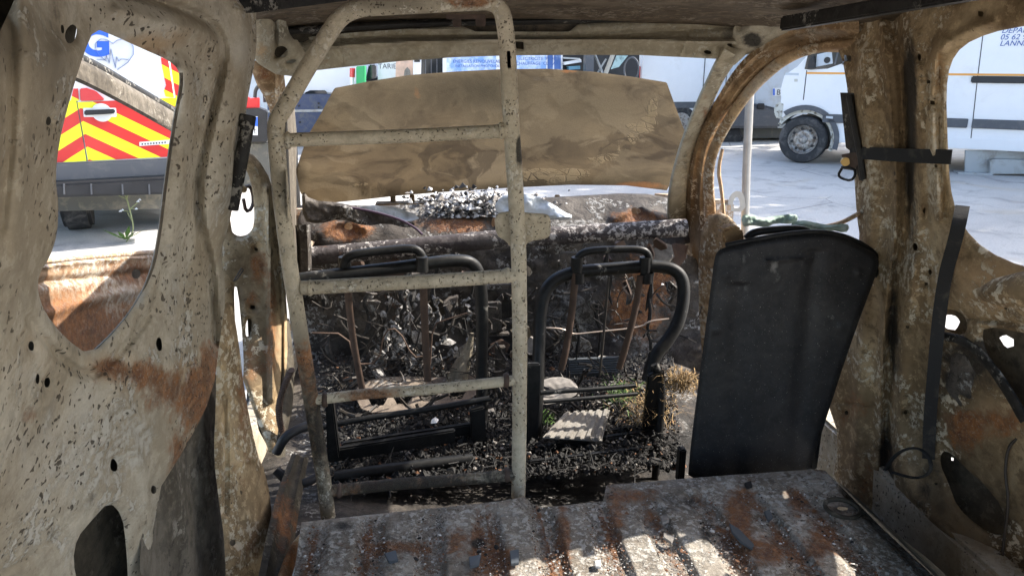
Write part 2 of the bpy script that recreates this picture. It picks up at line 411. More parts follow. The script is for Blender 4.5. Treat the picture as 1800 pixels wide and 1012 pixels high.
M['label'] = simple('white_label', (.78, .76, .74), .6)
M['flakegrey'] = simple('grey_flake', (.22,.20,.18), .9, var=.4, sc=50); M['flakerust'] = simple('rust_flake', (.17,.08,.04), .9, var=.4, sc=50); M['slate'] = simple('slate_shard', (.07,.08,.09), .5)
def bonnet_mat():
    m, t, P = node_mat('swirl_stained_bonnet'); N = NT(t)
    warp = N.noise(1.6, 4, .55, 1.6)
    mp = N.n('ShaderNodeMapping'); mp.inputs['Scale'].default_value = (1, 1, 2.4); N.l(N.tc.outputs['Object'], mp.inputs[0])
    x = N.n('ShaderNodeTexNoise'); x.inputs['Scale'].default_value = 2.0; x.inputs['Detail'].default_value = 7
    x.inputs['Distortion'].default_value = 3.2; x.inputs['Roughness'].default_value = .55; N.l(mp.outputs[0], x.inputs['Vector'])
    x.inputs['Scale'].default_value = 1.3; x.inputs['Distortion'].default_value = 1.6; x.inputs['Detail'].default_value = 5
    c = N.mix(N.step(x.outputs[0], .36, .62), (.036, .027, .0145), (.088, .068, .040))
    c = N.mix(N.step(N.noise(2.6, 7, .6, 1.2), .42, .62, 0, .7), c, (.115, .088, .050))
    c = N.mix(N.step(N.noise(4.0, 8, .62, 1.5), .50, .66, 0, .75), c, (.022, .0145, .006))
    # soft marbling where the heat folded the paint
    for sc_, lo, hi, col, am in ((2.3, .50, .54, (.17, .142, .096), .55), (3.1, .47, .43, (.026, .019, .010), .65), (1.5, .55, .58, (.135, .112, .072), .5)):
        w1 = N.n('ShaderNodeTexNoise'); w1.inputs['Scale'].default_value = sc_*.7; w1.inputs['Detail'].default_value = 3; N.l(N.tc.outputs['Object'], w1.inputs['Vector'])
        s1_ = N.n('ShaderNodeVectorMath', operation='SCALE'); s1_.inputs[3].default_value = .75; N.l(w1.outputs[1], s1_.inputs[0])
        a1 = N.n('ShaderNodeVectorMath', operation='ADD'); N.l(N.tc.outputs['Object'], a1.inputs[0]); N.l(s1_.outputs[0], a1.inputs[1])
        q = N.noise(sc_, 8, .58, .6, src=a1.outputs[0])
        c = N.mix(N.math('MULTIPLY', N.step(q, lo, hi), N.step(N.math('ADD', N.attr('swirl'), N.noise(2, 3, .5)), .45, .8, am*.45, am)), c, col)
    # crackled pale patches low on the panel
    v = N.n('ShaderNodeTexVoronoi', feature='DISTANCE_TO_EDGE'); v.inputs['Scale'].default_value = 17
    wq = N.n('ShaderNodeVectorMath', operation='ADD'); N.l(N.tc.outputs['Object'], wq.inputs[0])
    nn = N.n('ShaderNodeTexNoise'); nn.inputs['Scale'].default_value = 5; sc = N.n('ShaderNodeVectorMath', operation='SCALE')
    sc.inputs[3].default_value = .16; N.l(N.tc.outputs['Object'], nn.inputs['Vector']); N.l(nn.outputs[1], sc.inputs[0]); N.l(sc.outputs[0], wq.inputs[1])
    N.l(wq.outputs[0], v.inputs['Vector'])
    edge = N.math('MULTIPLY', N.step(v.outputs['Distance'], .02, .06), N.step(N.noise(9, 7, .7, 1.), .40, .44))
    low = N.math('ADD', N.attr('ash'), N.math('MULTIPLY', N.noise(6, 6, .6, 1.), .9))
    pf = N.math('MULTIPLY', N.step(low, .98, 1.02), edge)
    c = N.mix(N.math('MULTIPLY', pf, .7), c, (.16, .13, .08))
    rf = N.step(N.math('ADD', N.attr('rust'), N.math('MULTIPLY', N.noise(30, 6, .6), .6)), .8, 1.1)
    c = N.mix(N.math('MULTIPLY', rf, .6), c, (.30, .13, .045))
    g = N.noise(160, 4, .6); c = N.mix(N.step(g, .3, .7, 0, .25), c, (.04, .028, .014))
    gf = N.step(N.math('ADD', N.attr('soot'), N.math('MULTIPLY', N.noise(9, 6, .6), .5)), .7, 1.)
    c = N.mix(N.math('MULTIPLY', gf, .7), c, (.13, .12, .10))
    mm = N.n('ShaderNodeMix', data_type='RGBA', blend_type='MULTIPLY'); mm.inputs[0].default_value = 1; N.l(c, mm.inputs[6]); mm.inputs[7].default_value = (.66, .60, .52, 1); c = mm.outputs[2]
    N.l(c, P.inputs['Base Color']); P.inputs['Roughness'].default_value = .9; P.inputs['Specular IOR Level'].default_value = .1
    h = N.math('ADD', N.math('MULTIPLY', pf, .5), N.math('MULTIPLY', g, .3)); h = N.math('ADD', h, x.outputs[0])
    N.l(N.bump(h, .003), P.inputs['Normal']); return m
M['bonnet'] = bonnet_mat()
def ground_mat():
    m, t, P = node_mat('dusty_concrete_yard'); N = NT(t)
    c = N.mix(N.step(N.noise(.35, 7, .6, .4), .38, .62), (.46, .44, .41), (.58, .56, .52))
    c = N.mix(N.step(N.noise(2.2, 8, .65, .6), .52, .66, 0, .5), c, (.24, .23, .22))
    c = N.mix(N.step(N.noise(.8, 6, .6, 1.), .58, .66, 0, .6), c, (.50, .44, .35)); c = N.mix(N.step(N.noise(1.3, 7, .65, 1.4), .60, .68, 0, .6), c, (.20, .19, .185))
    f = N.noise(60, 5, .7); c = N.mix(N.step(f, .4, .75, 0, .5), c, (.22, .21, .19))
    v = N.n('ShaderNodeTexVoronoi', feature='DISTANCE_TO_EDGE'); v.inputs['Scale'].default_value = .35
    N.l(N.tc.outputs['Object'], v.inputs['Vector'])
    c = N.mix(N.math('MULTIPLY', N.step(v.outputs['Distance'], .003, .0), N.step(N.noise(.3, 3, .5), .55, .6)), c, (.2, .19, .18))
    N.l(c, P.inputs['Base Color']); P.inputs['Roughness'].default_value = .95
    N.l(N.bump(N.math('ADD', f, N.noise(9, 6, .6)), .01), P.inputs['Normal']); return m
M['ground'] = ground_mat()
def chevron_mat():
    m, t, P = node_mat('red_and_yellow_chevrons'); N = NT(t)
    s = N.n('ShaderNodeSeparateXYZ'); N.l(N.tc.outputs['UV'], s.inputs[0])
    u = N.math('ABSOLUTE', s.outputs[0], 0.)
    q = N.math('ADD', N.math('MULTIPLY', u, .60), s.outputs[1]); q = N.math('FRACT', N.math('DIVIDE', q, .21), 0.)
    k = N.math('GREATER_THAN', q, .5)
    N.l(N.mix(k, (.66, .035, .03), (.86, .88, .02)), P.inputs['Base Color']); P.inputs['Roughness'].default_value = .35
    P.inputs['Coat Weight'].default_value = .3; return m
M['chevron'] = chevron_mat()

# ================================================================== THE SETTING
g = MB(); g.add([(-400, -400, 0), (400, -400, 0), (400, 400, 0), (-400, 400, 0)], [(0, 1, 2, 3)])
g.build('ground', M['ground'], kind='structure')

# ================================================================== THE BURNT VAN
van = thing('burnt_van', 'burnt out van shell of scorched tan and rusty metal, seen from inside its load space', 'van', (.3, 1.2, 0))
LX = on(0, -.42)
# --- left side: near panel with the quarter window and the pillar beyond it
sw = [(166,50),(200,63),(250,86),(296,106),(314,122),(318,150),(309,200),(301,250),(292,310),(285,370),(279,420),(268,470),(248,520),(212,572),(158,626),(112,592),(78,548),(66,512),(68,482),(88,452),(101,410),(103,360),(97,312),(104,250),(116,200),(130,150),(147,95)]
lowhole = [(192,880),(215,905),(222,960),(226,1040),(140,1040),(128,985),(135,945),(160,915)]
spots = [(55,608,5,9),(200,818,6,11),(83,672,5,9),(66,666,3,9),(125,60,9,15),(110,52,3,8),(85,213,4,8),(280,605,5,11),(270,880-20,5,8),(298,108-30,0,0)]
def dot(x, y, a, b):
    if a == b: return [(x-a, y-b), (x+a, y-b*.8), (x+a*1.1, y+b), (x-a*.9, y+b*.8)]
    t0 = random.uniform(-.25, .25); e = []
    for k in range(7):
        q = k*math.tau/7; u, v = 1.15*a*math.cos(q)*random.uniform(.85,1.15), 1.15*b*math.sin(q)*random.uniform(.85,1.15)
        e.append((x+u*math.cos(t0)-v*math.sin(t0), y+u*math.sin(t0)+v*math.cos(t0)))
    return e
sh = [sw, lowhole]+[dot(*s) for s in spots if s[2]]
sidepanel = sheet('side_panel', [(-80,-60),(452,-60),(450,30),(452,90),(432,190),(421,300),(402,400),(388,440),(398,520),(386,600),(375,690),(330,780),(268,878),(270,1100),(-80,1100)],
    LSURF := ymap([(-80,0,.66),(0,300,.74),(0,700,.78),(0,1050,.86),(100,100,.86),(100,400,.90),(100,700,.92),(160,1000,1.0),(250,900,1.14),(310,150,1.22),(290,350,1.22),(300,640,1.22),(380,100,1.36),(375,300,1.40),(375,600,1.42),(440,0,1.52),(420,250,1.52),(400,450,1.5),(150,30,1.02),(300,30,1.2),(200,620,1.06)]),
    M['side'], van, sh, step=4, roll=(.018, 9), thick=.012, dents=(.010, 4), sm=1,
    folds=[([(292,470),(262,560),(205,625),(160,668),(100,625),(52,560)],8,-.022), ([(180,-25),(300,8),(375,38),(396,80),(388,130),(374,190),(357,260),(345,340),(352,400),(372,470),(380,600)],8,-.045), ([(425,20),(428,80),(412,170),(402,260),(392,350)],14,.03), ([(45,-40),(55,150),(40,330),(30,460)], 22, .022), ([(15,-40),(20,200),(0,400)], 12, -.018),
           ([(360,170),(345,250),(340,340),(346,420),(372,520),(378,620)], 6, -.020), ([(330,130),(325,250),(315,350),(300,450),(260,540)], 12, .016),
           ([(210,20),(300,45),(370,60),(398,95),(392,200),(378,300),(368,400)], 16, .022), ([(180,85),(260,75),(345,95),(352,160)], 14, -.012),
           ([(170,640),(240,735),(300,775),(298,830)], 9, .014), ([(0,1010),(80,960),(150,880)], 5, -.012), ([(235,770),(250,830),(262,900),(262,1000)], 10, .014)],
    stains=[('pale',420,90,26,50,.45),('pale',330,240,20,80,.3),('pale',60,820,90,120,.35),('pale',160,700,50,50,.3),('dark',20,60,60,120,.5),('dark',100,120,30,90,.4),('dark',30,480,20,60,.3),('dark',395,300,18,160,.30),('dark',400,470,20,60,.3),
            ('warm',240,80,60,18,.5),('warm',300,60,70,30,.3),('warm',60,620,60,80,.3),('warm',200,640,60,30,.3),('warm',340,660,50,50,.35),('dark',330,480,30,20,.25),('rust',230,655,60,22,.32),('rust',290,685,80,45,.38),('rust',345,720,26,60,.42),('rust',310,800,24,60,.42),('rust',165,710,14,60,.2),('rust',370,640,24,60,.42),('rust',190,640,40,16,.35),('rust',90,600,20,20,.3),('rust',420,420,10,60,.3),('warm',230,680,90,60,.2),('rust',55,730,30,25,.25),('rust',270,95,60,16,.36),('rust',40,560,40,60,.15),
            ('soot',90,940,60,40,.22),('soot',30,80,70,110,.22),('soot',75,430,14,60,.3),('soot',190,870,60,30,.25),('soot',310,115,26,16,.4),('soot',100,30,40,40,.2),
            ('ash',150,800,90,90,.5),('ash',320,520,70,80,.25),('ash',230,760,40,60,.4),('ash',350,220,40,120,-.6),('ash',410,340,24,120,.42),('ash',330,400,22,60,.3)])
# back sheets of the left wall, seen through holes
sheet('inner_panel', [(-90,-70),(150,-70),(134,60),(124,100),(100,200),(84,310),(88,360),(74,450),(50,510),(64,560),(100,610),(160,660),(262,720),(262,860),(255,1110),(-90,1110)], behind(LSURF,.10), M['cavity'], van, step=12, thick=.01)
band('window_seal', [(318,128),(319,150),(309,200),(301,250),(291,320),(284,380),(278,425),(268,472),(248,522),(210,576),(155,628)], 7, ymap([(318,130,1.2),(280,400,1.2),(155,628,1.04)]), M['dim'], van, depth=.012, n=5)
LS_ = behind(LSURF, .06)
sheet('inner_panel', [(100,-70),(440,-60),(436,90),(418,190),(407,300),(388,400),(376,500),(366,640),(320,760),(262,840),(262,700),(160,660),(172,634),(226,580),(262,520),(284,468),(296,400),(308,310),(326,200),(332,140),(316,104),(250,74),(180,42),(140,40)], LS_, M['cavity'], van, step=9, thick=.006, sm=0)
# lower left: dim inner side, sill pillar
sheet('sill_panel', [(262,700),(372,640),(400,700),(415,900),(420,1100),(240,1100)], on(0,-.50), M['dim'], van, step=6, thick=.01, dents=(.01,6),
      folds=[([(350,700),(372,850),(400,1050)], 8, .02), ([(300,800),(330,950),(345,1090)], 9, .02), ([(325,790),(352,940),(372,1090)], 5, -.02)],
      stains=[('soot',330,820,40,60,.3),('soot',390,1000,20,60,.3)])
sheet('door_post', [(380,560),(405,520),(420,600),(428,680),(452,800),(470,840),(480,920),(486,1100),(398,1100),(396,960),(385,880),(375,800),(380,700)], ymap([(380,600,1.5),(440,700,1.62),(400,1000,1.36),(470,1000,1.46)]), M['rpillar'], van,
      step=4, roll=(.02,8), thick=.02, dents=(.005,8), folds=[([(393,700),(398,800),(396,900)],5,-.02), ([(399,820),(470,800)],3,.008)],
      holes=[dot(409,953,5,6)], stains=[('rust',430,700,20,90,.45),('rust',450,960,30,60,.35),('rust',420,840,30,50,.25),('soot',405,760,14,60,.2),('soot',470,830,10,60,.3)])
# the hinge post and the open front door on the left
DX = on(0, -.62)
DXm = ymap([(430,280,2.15),(480,500,2.12),(400,400,2.1),(460,800,1.82),(490,700,1.95)])
hinge = sheet('hinge_post', [(424,262),(452,276),(478,320),(494,400),(503,520),(510,640),(506,760),(480,812),(452,740),(425,660),(395,580),(380,500),(384,420),(390,380),(394,320)], DXm, M['rpillar'], van,
      holes=[[(404,330),(430,292),(440,315),(446,350),(447,395),(438,412),(418,416),(405,405)], dot(437,575,5,16), dot(444,540,4,4), dot(450,438,3,3), [(411,500),(418,506),(427,600),(429,655),(424,670),(416,620),(413,560)]],
      step=3.5, roll=(.02,6), dents=(.01,8), thick=.02, folds=[([(470,330),(474,440),(478,560),(478,700)],5,.03),([(490,440),(496,600),(494,740)],3,-.02)],
      stains=[('rust',452,470,16,30,.5),('rust',445,530,16,20,.4),('rust',478,560,14,120,.4),('dark',460,620,50,160,.5),('dark',420,470,30,60,.3),('soot',470,700,40,60,.25),('rust',440,640,30,40,.35)])
sheet('hinge_backing', [(432,428),(500,428),(508,800),(482,806),(446,740),(434,560)], behind(DXm,.03), M['cavity'], van, step=8, thick=.005)
sheet('torn_flange', [(398,520),(412,560),(424,680),(448,790),(470,836),(440,800),(405,700),(395,620)], ymap([(398,520,1.8),(448,790,1.75),(400,700,1.7)]), M['pillar'], van, step=3, roll=(.01,4), thick=.01, stains=[('ash',420,640,20,90,.6)])
fdoor = sheet('front_door', [(40,474),(90,462),(200,452),(276,448),(300,445),(300,640),(160,660),(40,640)], on(0,-1.0), M['rustpanel'], van, step=4, roll=(.012,5), thick=.05, dents=(.01,4),
      holes=[dot(240,481,7,8), dot(192,466,0.1,0.1)], folds=[([(60,497),(160,488),(290,476)],6,-.03),([(60,560),(180,520),(290,505)],10,.03),([(60,470),(200,456),(290,450)],4,.02)],
      stains=[('rust',130,560,80,40,.35),('rust',230,480,40,20,.3),('ash',110,500,60,18,.5),('ash',230,520,40,18,.5),('rust',180,600,60,30,.3)])
sheet('door_backing', [(70,480),(296,456),(296,600),(160,650),(60,600)], on(0,-1.07), M['cavity'], fdoor, step=10)
band('door_sill_edge', [(60,462),(130,455),(200,449),(280,443)], 10, on(0,-1.06), M['rustpanel'], fdoor, depth=.02, n=5)
band('window_frame', [(60,92),(150,128),(230,172),(310,218)], [42,38,34,32], on(0,-1.03), M['dim'], fdoor, prof='hat', depth=.03, n=7)
band('window_frame', [(60,70),(150,102),(225,146),(310,196)], [12,12,10,10], on(0,-1.09), M['rail'], fdoor, depth=.02, n=5)
# front-left windscreen pillar and its flared top
band('windscreen_pillar', [(508,170),(512,240),(514,330),(522,430),(535,560)], [16,20,24,26,28], ymap([(500,100,2.1),(520,400,2.7),(530,600,2.8)]), M['dim'], van, depth=.03)
sheet('pillar_bracket', [(440,102),(498,104),(500,140),(508,200),(498,250),(478,212),(470,180),(446,140)], ymap([(440,100,2.0),(500,250,2.2),(500,100,2.05)]), M['arch'], van, step=3, roll=(.03,8), thick=.01,
      folds=[([(488,104),(490,240)],3,.02)], stains=[('soot',488,160,6,50,.3),('rust',465,130,14,18,.4)])
sheet('rail_corner', [(446,20),(500,20),(520,66),(540,100),(560,118),(500,140),(440,104),(450,80)], ymap([(446,30,1.9),(560,100,2.08),(440,104,1.95)]), M['header'], van, step=3, roll=(.02,8), thick=.02, dents=(.01,12),
      holes=[dot(512,108,9,3),[(484,84),(498,80),(508,90),(500,103),(482,100)],[(500,28),(512,26),(524,58),(530,70),(512,70)]], folds=[([(480,20),(486,60),(484,100)],4,-.03)], stains=[('soot',478,30,20,20,.3),('dark',500,60,40,30,.5),('warm',460,90,12,16,.6)])
sheet('cavity_backing', [(440,30),(540,30),(556,110),(470,112)], ymap([(446,30,1.98),(556,110,2.16),(440,104,2.04)]), M['cavity'], van, step=8)
# inner face of wheel house / left dash end
band('dash_end', [(532,395),(535,440),(535,480)], 26, on(1,2.35), M['dash'], van, prof='hat', depth=.05)
# --- roof
def roof():
    nx, ny = 60, 60; xs = np.linspace(-.52, 1.12, nx); ys = np.linspace(-.75, 2.135, ny); V = []; 
    for y in ys:
        for x in xs:
            e = (x-.3)/.82
            z = 1.712-.06*e**4-.058*max(0, (y-1.0))**1.3 + .003*math.sin(y*21)
            V.append((x, y, z))
    V = np.array(V); V[:, 2] += .004*lump(V, 5); n = len(V); T = V.copy(); T[:, 2] += .012
    F = []
    for j in range(ny-1):
        for i in range(nx-1):
            a = j*nx+i; F += [(a, a+nx, a+nx+1, a+1), (n+a, n+a+1, n+a+nx+1, n+a+nx)]
    me = bpy.data.meshes.new('roof'); me.from_pydata(np.vstack([V, T]).tolist(), [], F); me.update()
    return link('roof', me, M['roof'], van, smooth=60)
rf = roof()
# header above the windscreen, with the gutter behind it
HY = on(1, 2.10)
header = sheet('windscreen_header', [(470,80),(520,68),(600,59),(700,52),(812,46),(836,56),(1000,56),(1018,42),(1100,39),(1290,34),(1330,50),(1318,90),(1290,116),(1262,104),(1120,97),(1000,97),(890,98),(800,101),(700,108),(600,119),(520,128),(480,132)], HY, M['header'], van,
      step=3, roll=(.012,5), thick=.03, dents=(.004,12), sm=0,
      folds=[([(560,84),(700,74),(900,70),(1100,70),(1290,74)],5,.03),([(530,72),(700,60),(830,60),(1000,66),(1290,48)],5,-.018),([(597,62),(603,118)],2,.008),([(1215,52),(1195,100)],2,.01)],
      holes=[dot(913,80,7,7), dot(1343,30,1,1), dot(1244,92,6,3), dot(1288,81,10,3)] ,
      stains=[('soot',780,103,12,5,.4),('soot',560,70,40,10,.3),('soot',1280,60,20,14,.4),('rust',560,110,30,12,.3),('ash',1000,85,300,10,.2)])
band('roof_bow', [(430,58),(560,52),(700,42),(860,38),(1000,36),(1150,30),(1320,20)], 14, on(1,2.06), M['rail'], van, depth=.02, n=5)
sheet('roof_bow', [(440,70),(440,20),(700,6),(1000,2),(1340,-6),(1325,60),(1280,102),(1120,90),(890,91),(700,100),(520,120),(490,100)], on(1,2.14), burnt('sooty_roof_bow', (.10,.075,.045), (.05,.04,.028), chips=.1, soot=.12, pits=.2), van, step=8, thick=.01, dents=(.008,9))
band('roof_bow', [(480,6),(620,-8),(900,-26),(1340,-40)], 10, on(1,1.9), M['roof'], van, depth=.02, n=5)
mb = MB(); mb.box((0,0,0),(1,1,1), M=Matrix.Translation(Vector(Y(796,48,1.98)))@Matrix.Diagonal((.022,.006,.055,1)))
mb.box((0,0,0),(1,1,1), M=Matrix.Translation(Vector(Y(836,46,1.98)))@Matrix.Diagonal((.026,.006,.050,1)))
mb.box((0,0,0),(1,1,1), M=Matrix.Translation(Vector(Y(784,34,1.975)))@Matrix.Diagonal((.098,.008,.028,1)))
mb.build('mounting_bracket', M['mbracket'], van, bevel=.002)
# black roof rails
mb = MB(); mb.tube([Y(1362,48,2.0)+np.array([0,0,.0]), X(1500,22,1.07), X(1640,2,1.07), X(1860,-30,1.07)], .0, 4)
for (A, B, h, d) in (((1370,42,1.78),(1860,-42,1.05),.032,.03), ((445,10,1.45),(640,-10,1.75),.026,.03)):
    a = Y(*A); b = Y(*B); 
    mb = MB(); mb.prism([a+[0,0,-h*.5], b+[0,0,-h*.38], b+[0,0,h*.5], a+[0,0,h*.5]], (d if A[0] > 900 else -d, .0, .0)); mb.build('roof_rail', M['rail'], van, bevel=.004)
# --- right side wall
rw = [(1900,30),(1800,46),(1740,58),(1692,80),(1670,112),(1663,160),(1666,250),(1668,300),(1674,350),(1692,398),(1732,440),(1800,470),(1900,490)]
cav = [[(1652,548),(1672,542),(1694,552),(1702,574),(1694,590),(1668,582),(1652,570)], [(1729,572),(1800,585),(1900,600),(1900,760),(1800,740),(1775,690),(1745,640),(1727,600)],
       [(1655,792),(1672,795),(1700,825),(1730,850),(1762,890),(1768,925),(1760,944),(1720,925),(1682,890),(1668,850),(1652,815)]]
rspots = [(1490,103,6,6),(1616,100,3,6),(1623,205,0,0),(1639,181,4,4),(1632,144,3,3),(1609,434,4,7),(1635,478,3,5),(1628,499,3,3),(1595,575,3,3),(1768,540,3,4),(1724,25,5,5),(1624,372,2,7),(1488,725,3,4),(1645,849,3,3),(1616,905,3,4),(1645,292,3,3),(1592,724,3,4)]
RSURF = ymap([(1480,60,1.88),(1490,300,1.84),(1500,500,1.80),(1470,760,1.80),(1465,850,1.78),(1560,100,1.66),(1560,500,1.64),(1560,900,1.58),(1590,300,1.62),(1650,100,1.47),(1665,300,1.45),(1665,600,1.45),(1660,900,1.40),(1730,20,1.36),(1800,0,1.28),(1800,500,1.28),(1800,800,1.26),(1800,1000,1.24),(1640,1012,1.38)])
rwall = sheet('side_panel', [(1440,40),(1470,-60),(1900,-60),(1900,1100),(1720,1100),(1650,1025),(1545,932),(1462,852),(1476,770),(1452,700),(1500,560),(1512,420),(1506,380),(1501,300),(1492,170),(1478,88)], RSURF, M['rpillar'], van,
      holes=[rw]+cav+[dot(*s) for s in rspots if s[2]], step=4, roll=(.02,8), thick=.015, dents=(.004,7),
      folds=[([(1566,20),(1585,120),(1590,230),(1598,330),(1590,420),(1572,520),(1562,640),(1556,800),(1556,950)], 10, -.045),
             ([(1548,40),(1562,160),(1574,300),(1576,400),(1560,500),(1550,640),(1548,780)], 6, .022), ([(1515,90),(1530,300),(1530,420),(1515,560),(1510,700),(1505,830)], 14, .03),
             ([(1612,60),(1616,200),(1622,330),(1608,470),(1590,600),(1580,800)], 9, .02), ([(1660,70),(1640,110),(1636,200),(1642,300),(1650,380)], 9, .028),
             ([(1740,40),(1690,58),(1660,84)], 8, .02), ([(1652,95),(1649,200),(1656,300),(1662,380)], 4, -.015),
             ([(1672,430),(1680,500),(1740,530),(1860,560)], 16, .03), ([(1672,560),(1720,560),(1860,580)], 5, -.02), ([(1580,820),(1620,900),(1720,980),(1820,1040)], 12, .03),
             ([(1600,960),(1700,1040)], 6, -.03), ([(1462,705),(1540,712)],3,-.012)],
      stains=[('soot',1600,150,14,130,.55),('soot',1600,330,12,120,.5),('soot',1570,560,14,150,.5),('soot',1556,860,14,120,.6),('rust',1560,60,30,60,.2),
              ('ash',1640,300,16,100,.5),('ash',1650,240,12,90,.6),('ash',1530,300,25,160,.35),('rust',1500,720,40,40,.35),('rust',1520,830,40,60,.30),('soot',1540,780,25,30,.25),
              ('soot',1690,650,40,60,.40),('rust',1700,740,50,30,.40),('rust',1780,720,40,60,.35),('soot',1700,880,80,80,.12),('rust',1780,830,60,80,.2),('soot',1640,700,40,140,.25),
              ('ash',1720,430,60,30,.3),('soot',1750,620,50,60,.3),('rust',1640,620,20,60,.3),('soot',1600,860,50,70,.22),('soot',1650,980,120,60,.15),('dark',1690,720,130,160,.5),('dark',1700,960,160,100,.6),('warm',1760,500,80,50,.7),('warm',1740,740,60,60,.4),('warm',1640,600,20,120,.3),('warm',1650,130,20,60,.5),('dark',1600,200,20,200,.3),('dark',1720,30,60,20,.3),('rust',1690,780,40,30,.3),('soot',1760,640,40,60,.35)])
sheet('inner_panel', [(1450,45),(1480,-60),(1900,-60),(1900,22),(1740,50),(1684,72),(1660,110),(1650,160),(1654,300),(1662,356),(1682,404),(1730,450),(1800,482),(1900,500),(1900,520),(1560,520),(1560,900),(1545,925),(1470,850),(1484,770),(1462,700),(1508,560),(1520,420),(1512,300),(1502,170),(1486,88)], behind(RSURF,.05), M['cavity'], van, step=9, thick=.006, sm=0)
RB = behind(RSURF, .10)
star = [(1655,558),(1668,552),(1682,556),(1688,566),(1680,580),(1666,578),(1657,572)]
sheet('inner_panel', [(1560,510),(1900,510),(1900,1100),(1600,1100),(1560,900)], RB, M['cavity'], van, holes=[star,[(1756,592),(1768,588),(1782,596),(1782,608),(1768,612)],dot(1673,806,3,3),dot(1677,832,3,3)], step=7, thick=.01, hsm=0, dents=(.01,8))
sheet('armrest_bulge', [(1700,520),(1760,480),(1900,470),(1900,560),(1780,545)], on(0,1.04), M['rpillar'], van, step=6, roll=(.04,14), thick=.03)
band('panel_brace', [(1655,590),(1700,600),(1740,640),(1780,700),(1800,740)], [16,18,18,20,20], behind(RSURF,-.012), M['rail'], van, depth=.012, n=7)
sheet('insulation_remains', [(1660,620),(1690,610),(1715,640),(1725,690),(1715,730),(1680,735),(1656,700)], behind(RSURF,-.01), M['dash'], van, step=3, thick=.005, roll=(.01,8), dents=(.006,30))
# windscreen pillar, door arches
AP = ymap([(1285,100,2.12),(1200,390,2.85),(1240,420,2.6),(1260,300,2.4),(1400,100,2.05),(1490,80,1.86),(1340,170,2.2)])
band('windscreen_pillar', [(1192,430),(1190,345),(1202,279),(1222,218),(1256,140),(1284,92)], [36,36,30,28,28,34], ymap([(1290,100,2.12),(1200,400,2.85)]), M['header'], van, prof='hat', depth=.03, stains=[('soot',1262,128,10,18,.4),('soot',1205,300,10,60,.3),('rust',1240,200,8,50,.3),('dark',1250,150,20,40,.4),('dark',1190,380,30,60,.6)])
for k in range(7):
    p = Y(1212+k*9, 262-k*20, 2.5-k*.05); mb = MB(); mb.tube([p, p+[0,.004,0]], .006, 8); mb.build('clip_hole', M['bplastic'], van)
band('door_arch', [(1236,820),(1232,640),(1228,500),(1222,400),(1222,330),(1232,262),(1252,214),(1278,172),(1303,134),(1335,104),(1385,78),(1440,66),(1510,66)], [34,34,36,34,30,28,28,30,34,40,46,50,56], AP, M['arch'], van, depth=.022, prof='twin', stains=[('dark',1225,360,20,60,.5),('dark',1290,140,14,20,.5),('dark',1400,70,30,14,.5),('soot',1235,600,20,150,.3),('dark',1228,520,40,200,.5),('dark',1330,90,60,20,.3),('rust',1270,190,30,40,.2),('soot',1480,70,30,10,.3),('pale',1440,60,60,16,.4)])
band('door_arch', [(1252,470),(1250,380),(1244,320),(1250,270),(1278,215),(1310,168),(1345,130),(1385,100),(1430,84),(1505,76)], [20,20,19,18,19,20,21,20,18,18], ymap([(1252,470,2.5),(1250,300,2.4),(1400,110,2.0),(1480,90,1.86)]), M['arch'], van, depth=.014, stains=[('ash',1350,140,60,60,.4),('pale',1330,150,60,60,.4)])
band('door_seal', [(1274,392),(1268,330),(1262,300),(1270,262)], [5,7,7,6], on(0,1.10), M['arch'], van, depth=.02, n=5)
sheet('front_corner', [(1235,380),(1275,372),(1300,400),(1312,430),(1300,480),(1270,560),(1240,700),(1225,500)], ymap([(1240,400,2.35),(1300,400,2.25),(1260,700,2.3)]), M['arch'], van, step=4, roll=(.02,6), thick=.02, dents=(.012,9), stains=[('ash',1290,410,20,20,.4),('soot',1262,480,12,80,.4)])
sheet('rail_corner', [(1290,36),(1330,30),(1360,-30),(1480,-40),(1480,36),(1380,60),(1352,75),(1310,100),(1285,96)], ymap([(1290,60,2.08),(1480,0,1.86),(1360,70,2.04)]), M['header'], van, step=3.5, roll=(.012,6), thick=.02, dents=(.008,12),
      holes=[dot(1361,38,3,6),dot(1355,44,3,4)], folds=[([(1300,50),(1350,10),(1400,-20)],5,-.03)], stains=[('soot',1325,72,20,14,.8),('soot',1420,20,60,25,.5),('soot',1340,10,30,20,.3)])
band('door_beam', [(1445,400),(1480,392),(1512,374)], 8, on(0,1.10), M['arch'], van, depth=.02, n=5)
# --- windscreen base, bulkhead, dashboard remains
sheet('scuttle', [(520,372),(560,360),(700,362),(860,352),(1000,345),(1120,338),(1190,350),(1216,380),(1216,440),(1100,425),(900,440),(700,440),(530,430)], ymap([(520,400,2.75),(850,360,2.85),(1216,400,2.8),(850,440,2.7)]), M['dash'], van, step=4, thick=.02, dents=(.02,9), roll=(.02,8),
      holes=[dot(613,398,7,6),dot(1117,370,8,6),dot(868,390,4,9)], folds=[([(560,410),(600,385),(640,400)],8,.03),([(1080,385),(1120,360),(1160,380)],8,.03)],
      stains=[('rust',615,405,50,16,.6),('rust',800,395,60,14,.5),('ash',760,372,60,10,.7),('ash',1000,400,90,14,.7),('rust',1120,385,40,18,.6),('ash',1180,360,20,20,.5),('ash',600,372,60,10,.5)])
def rough(k): return lambda qx, qy, P, D: .035*np.maximum(0, lump(P, 14, 1)) + .03*lump(P, 6, 2) + .015*np.abs(lump(P, 34, 0))
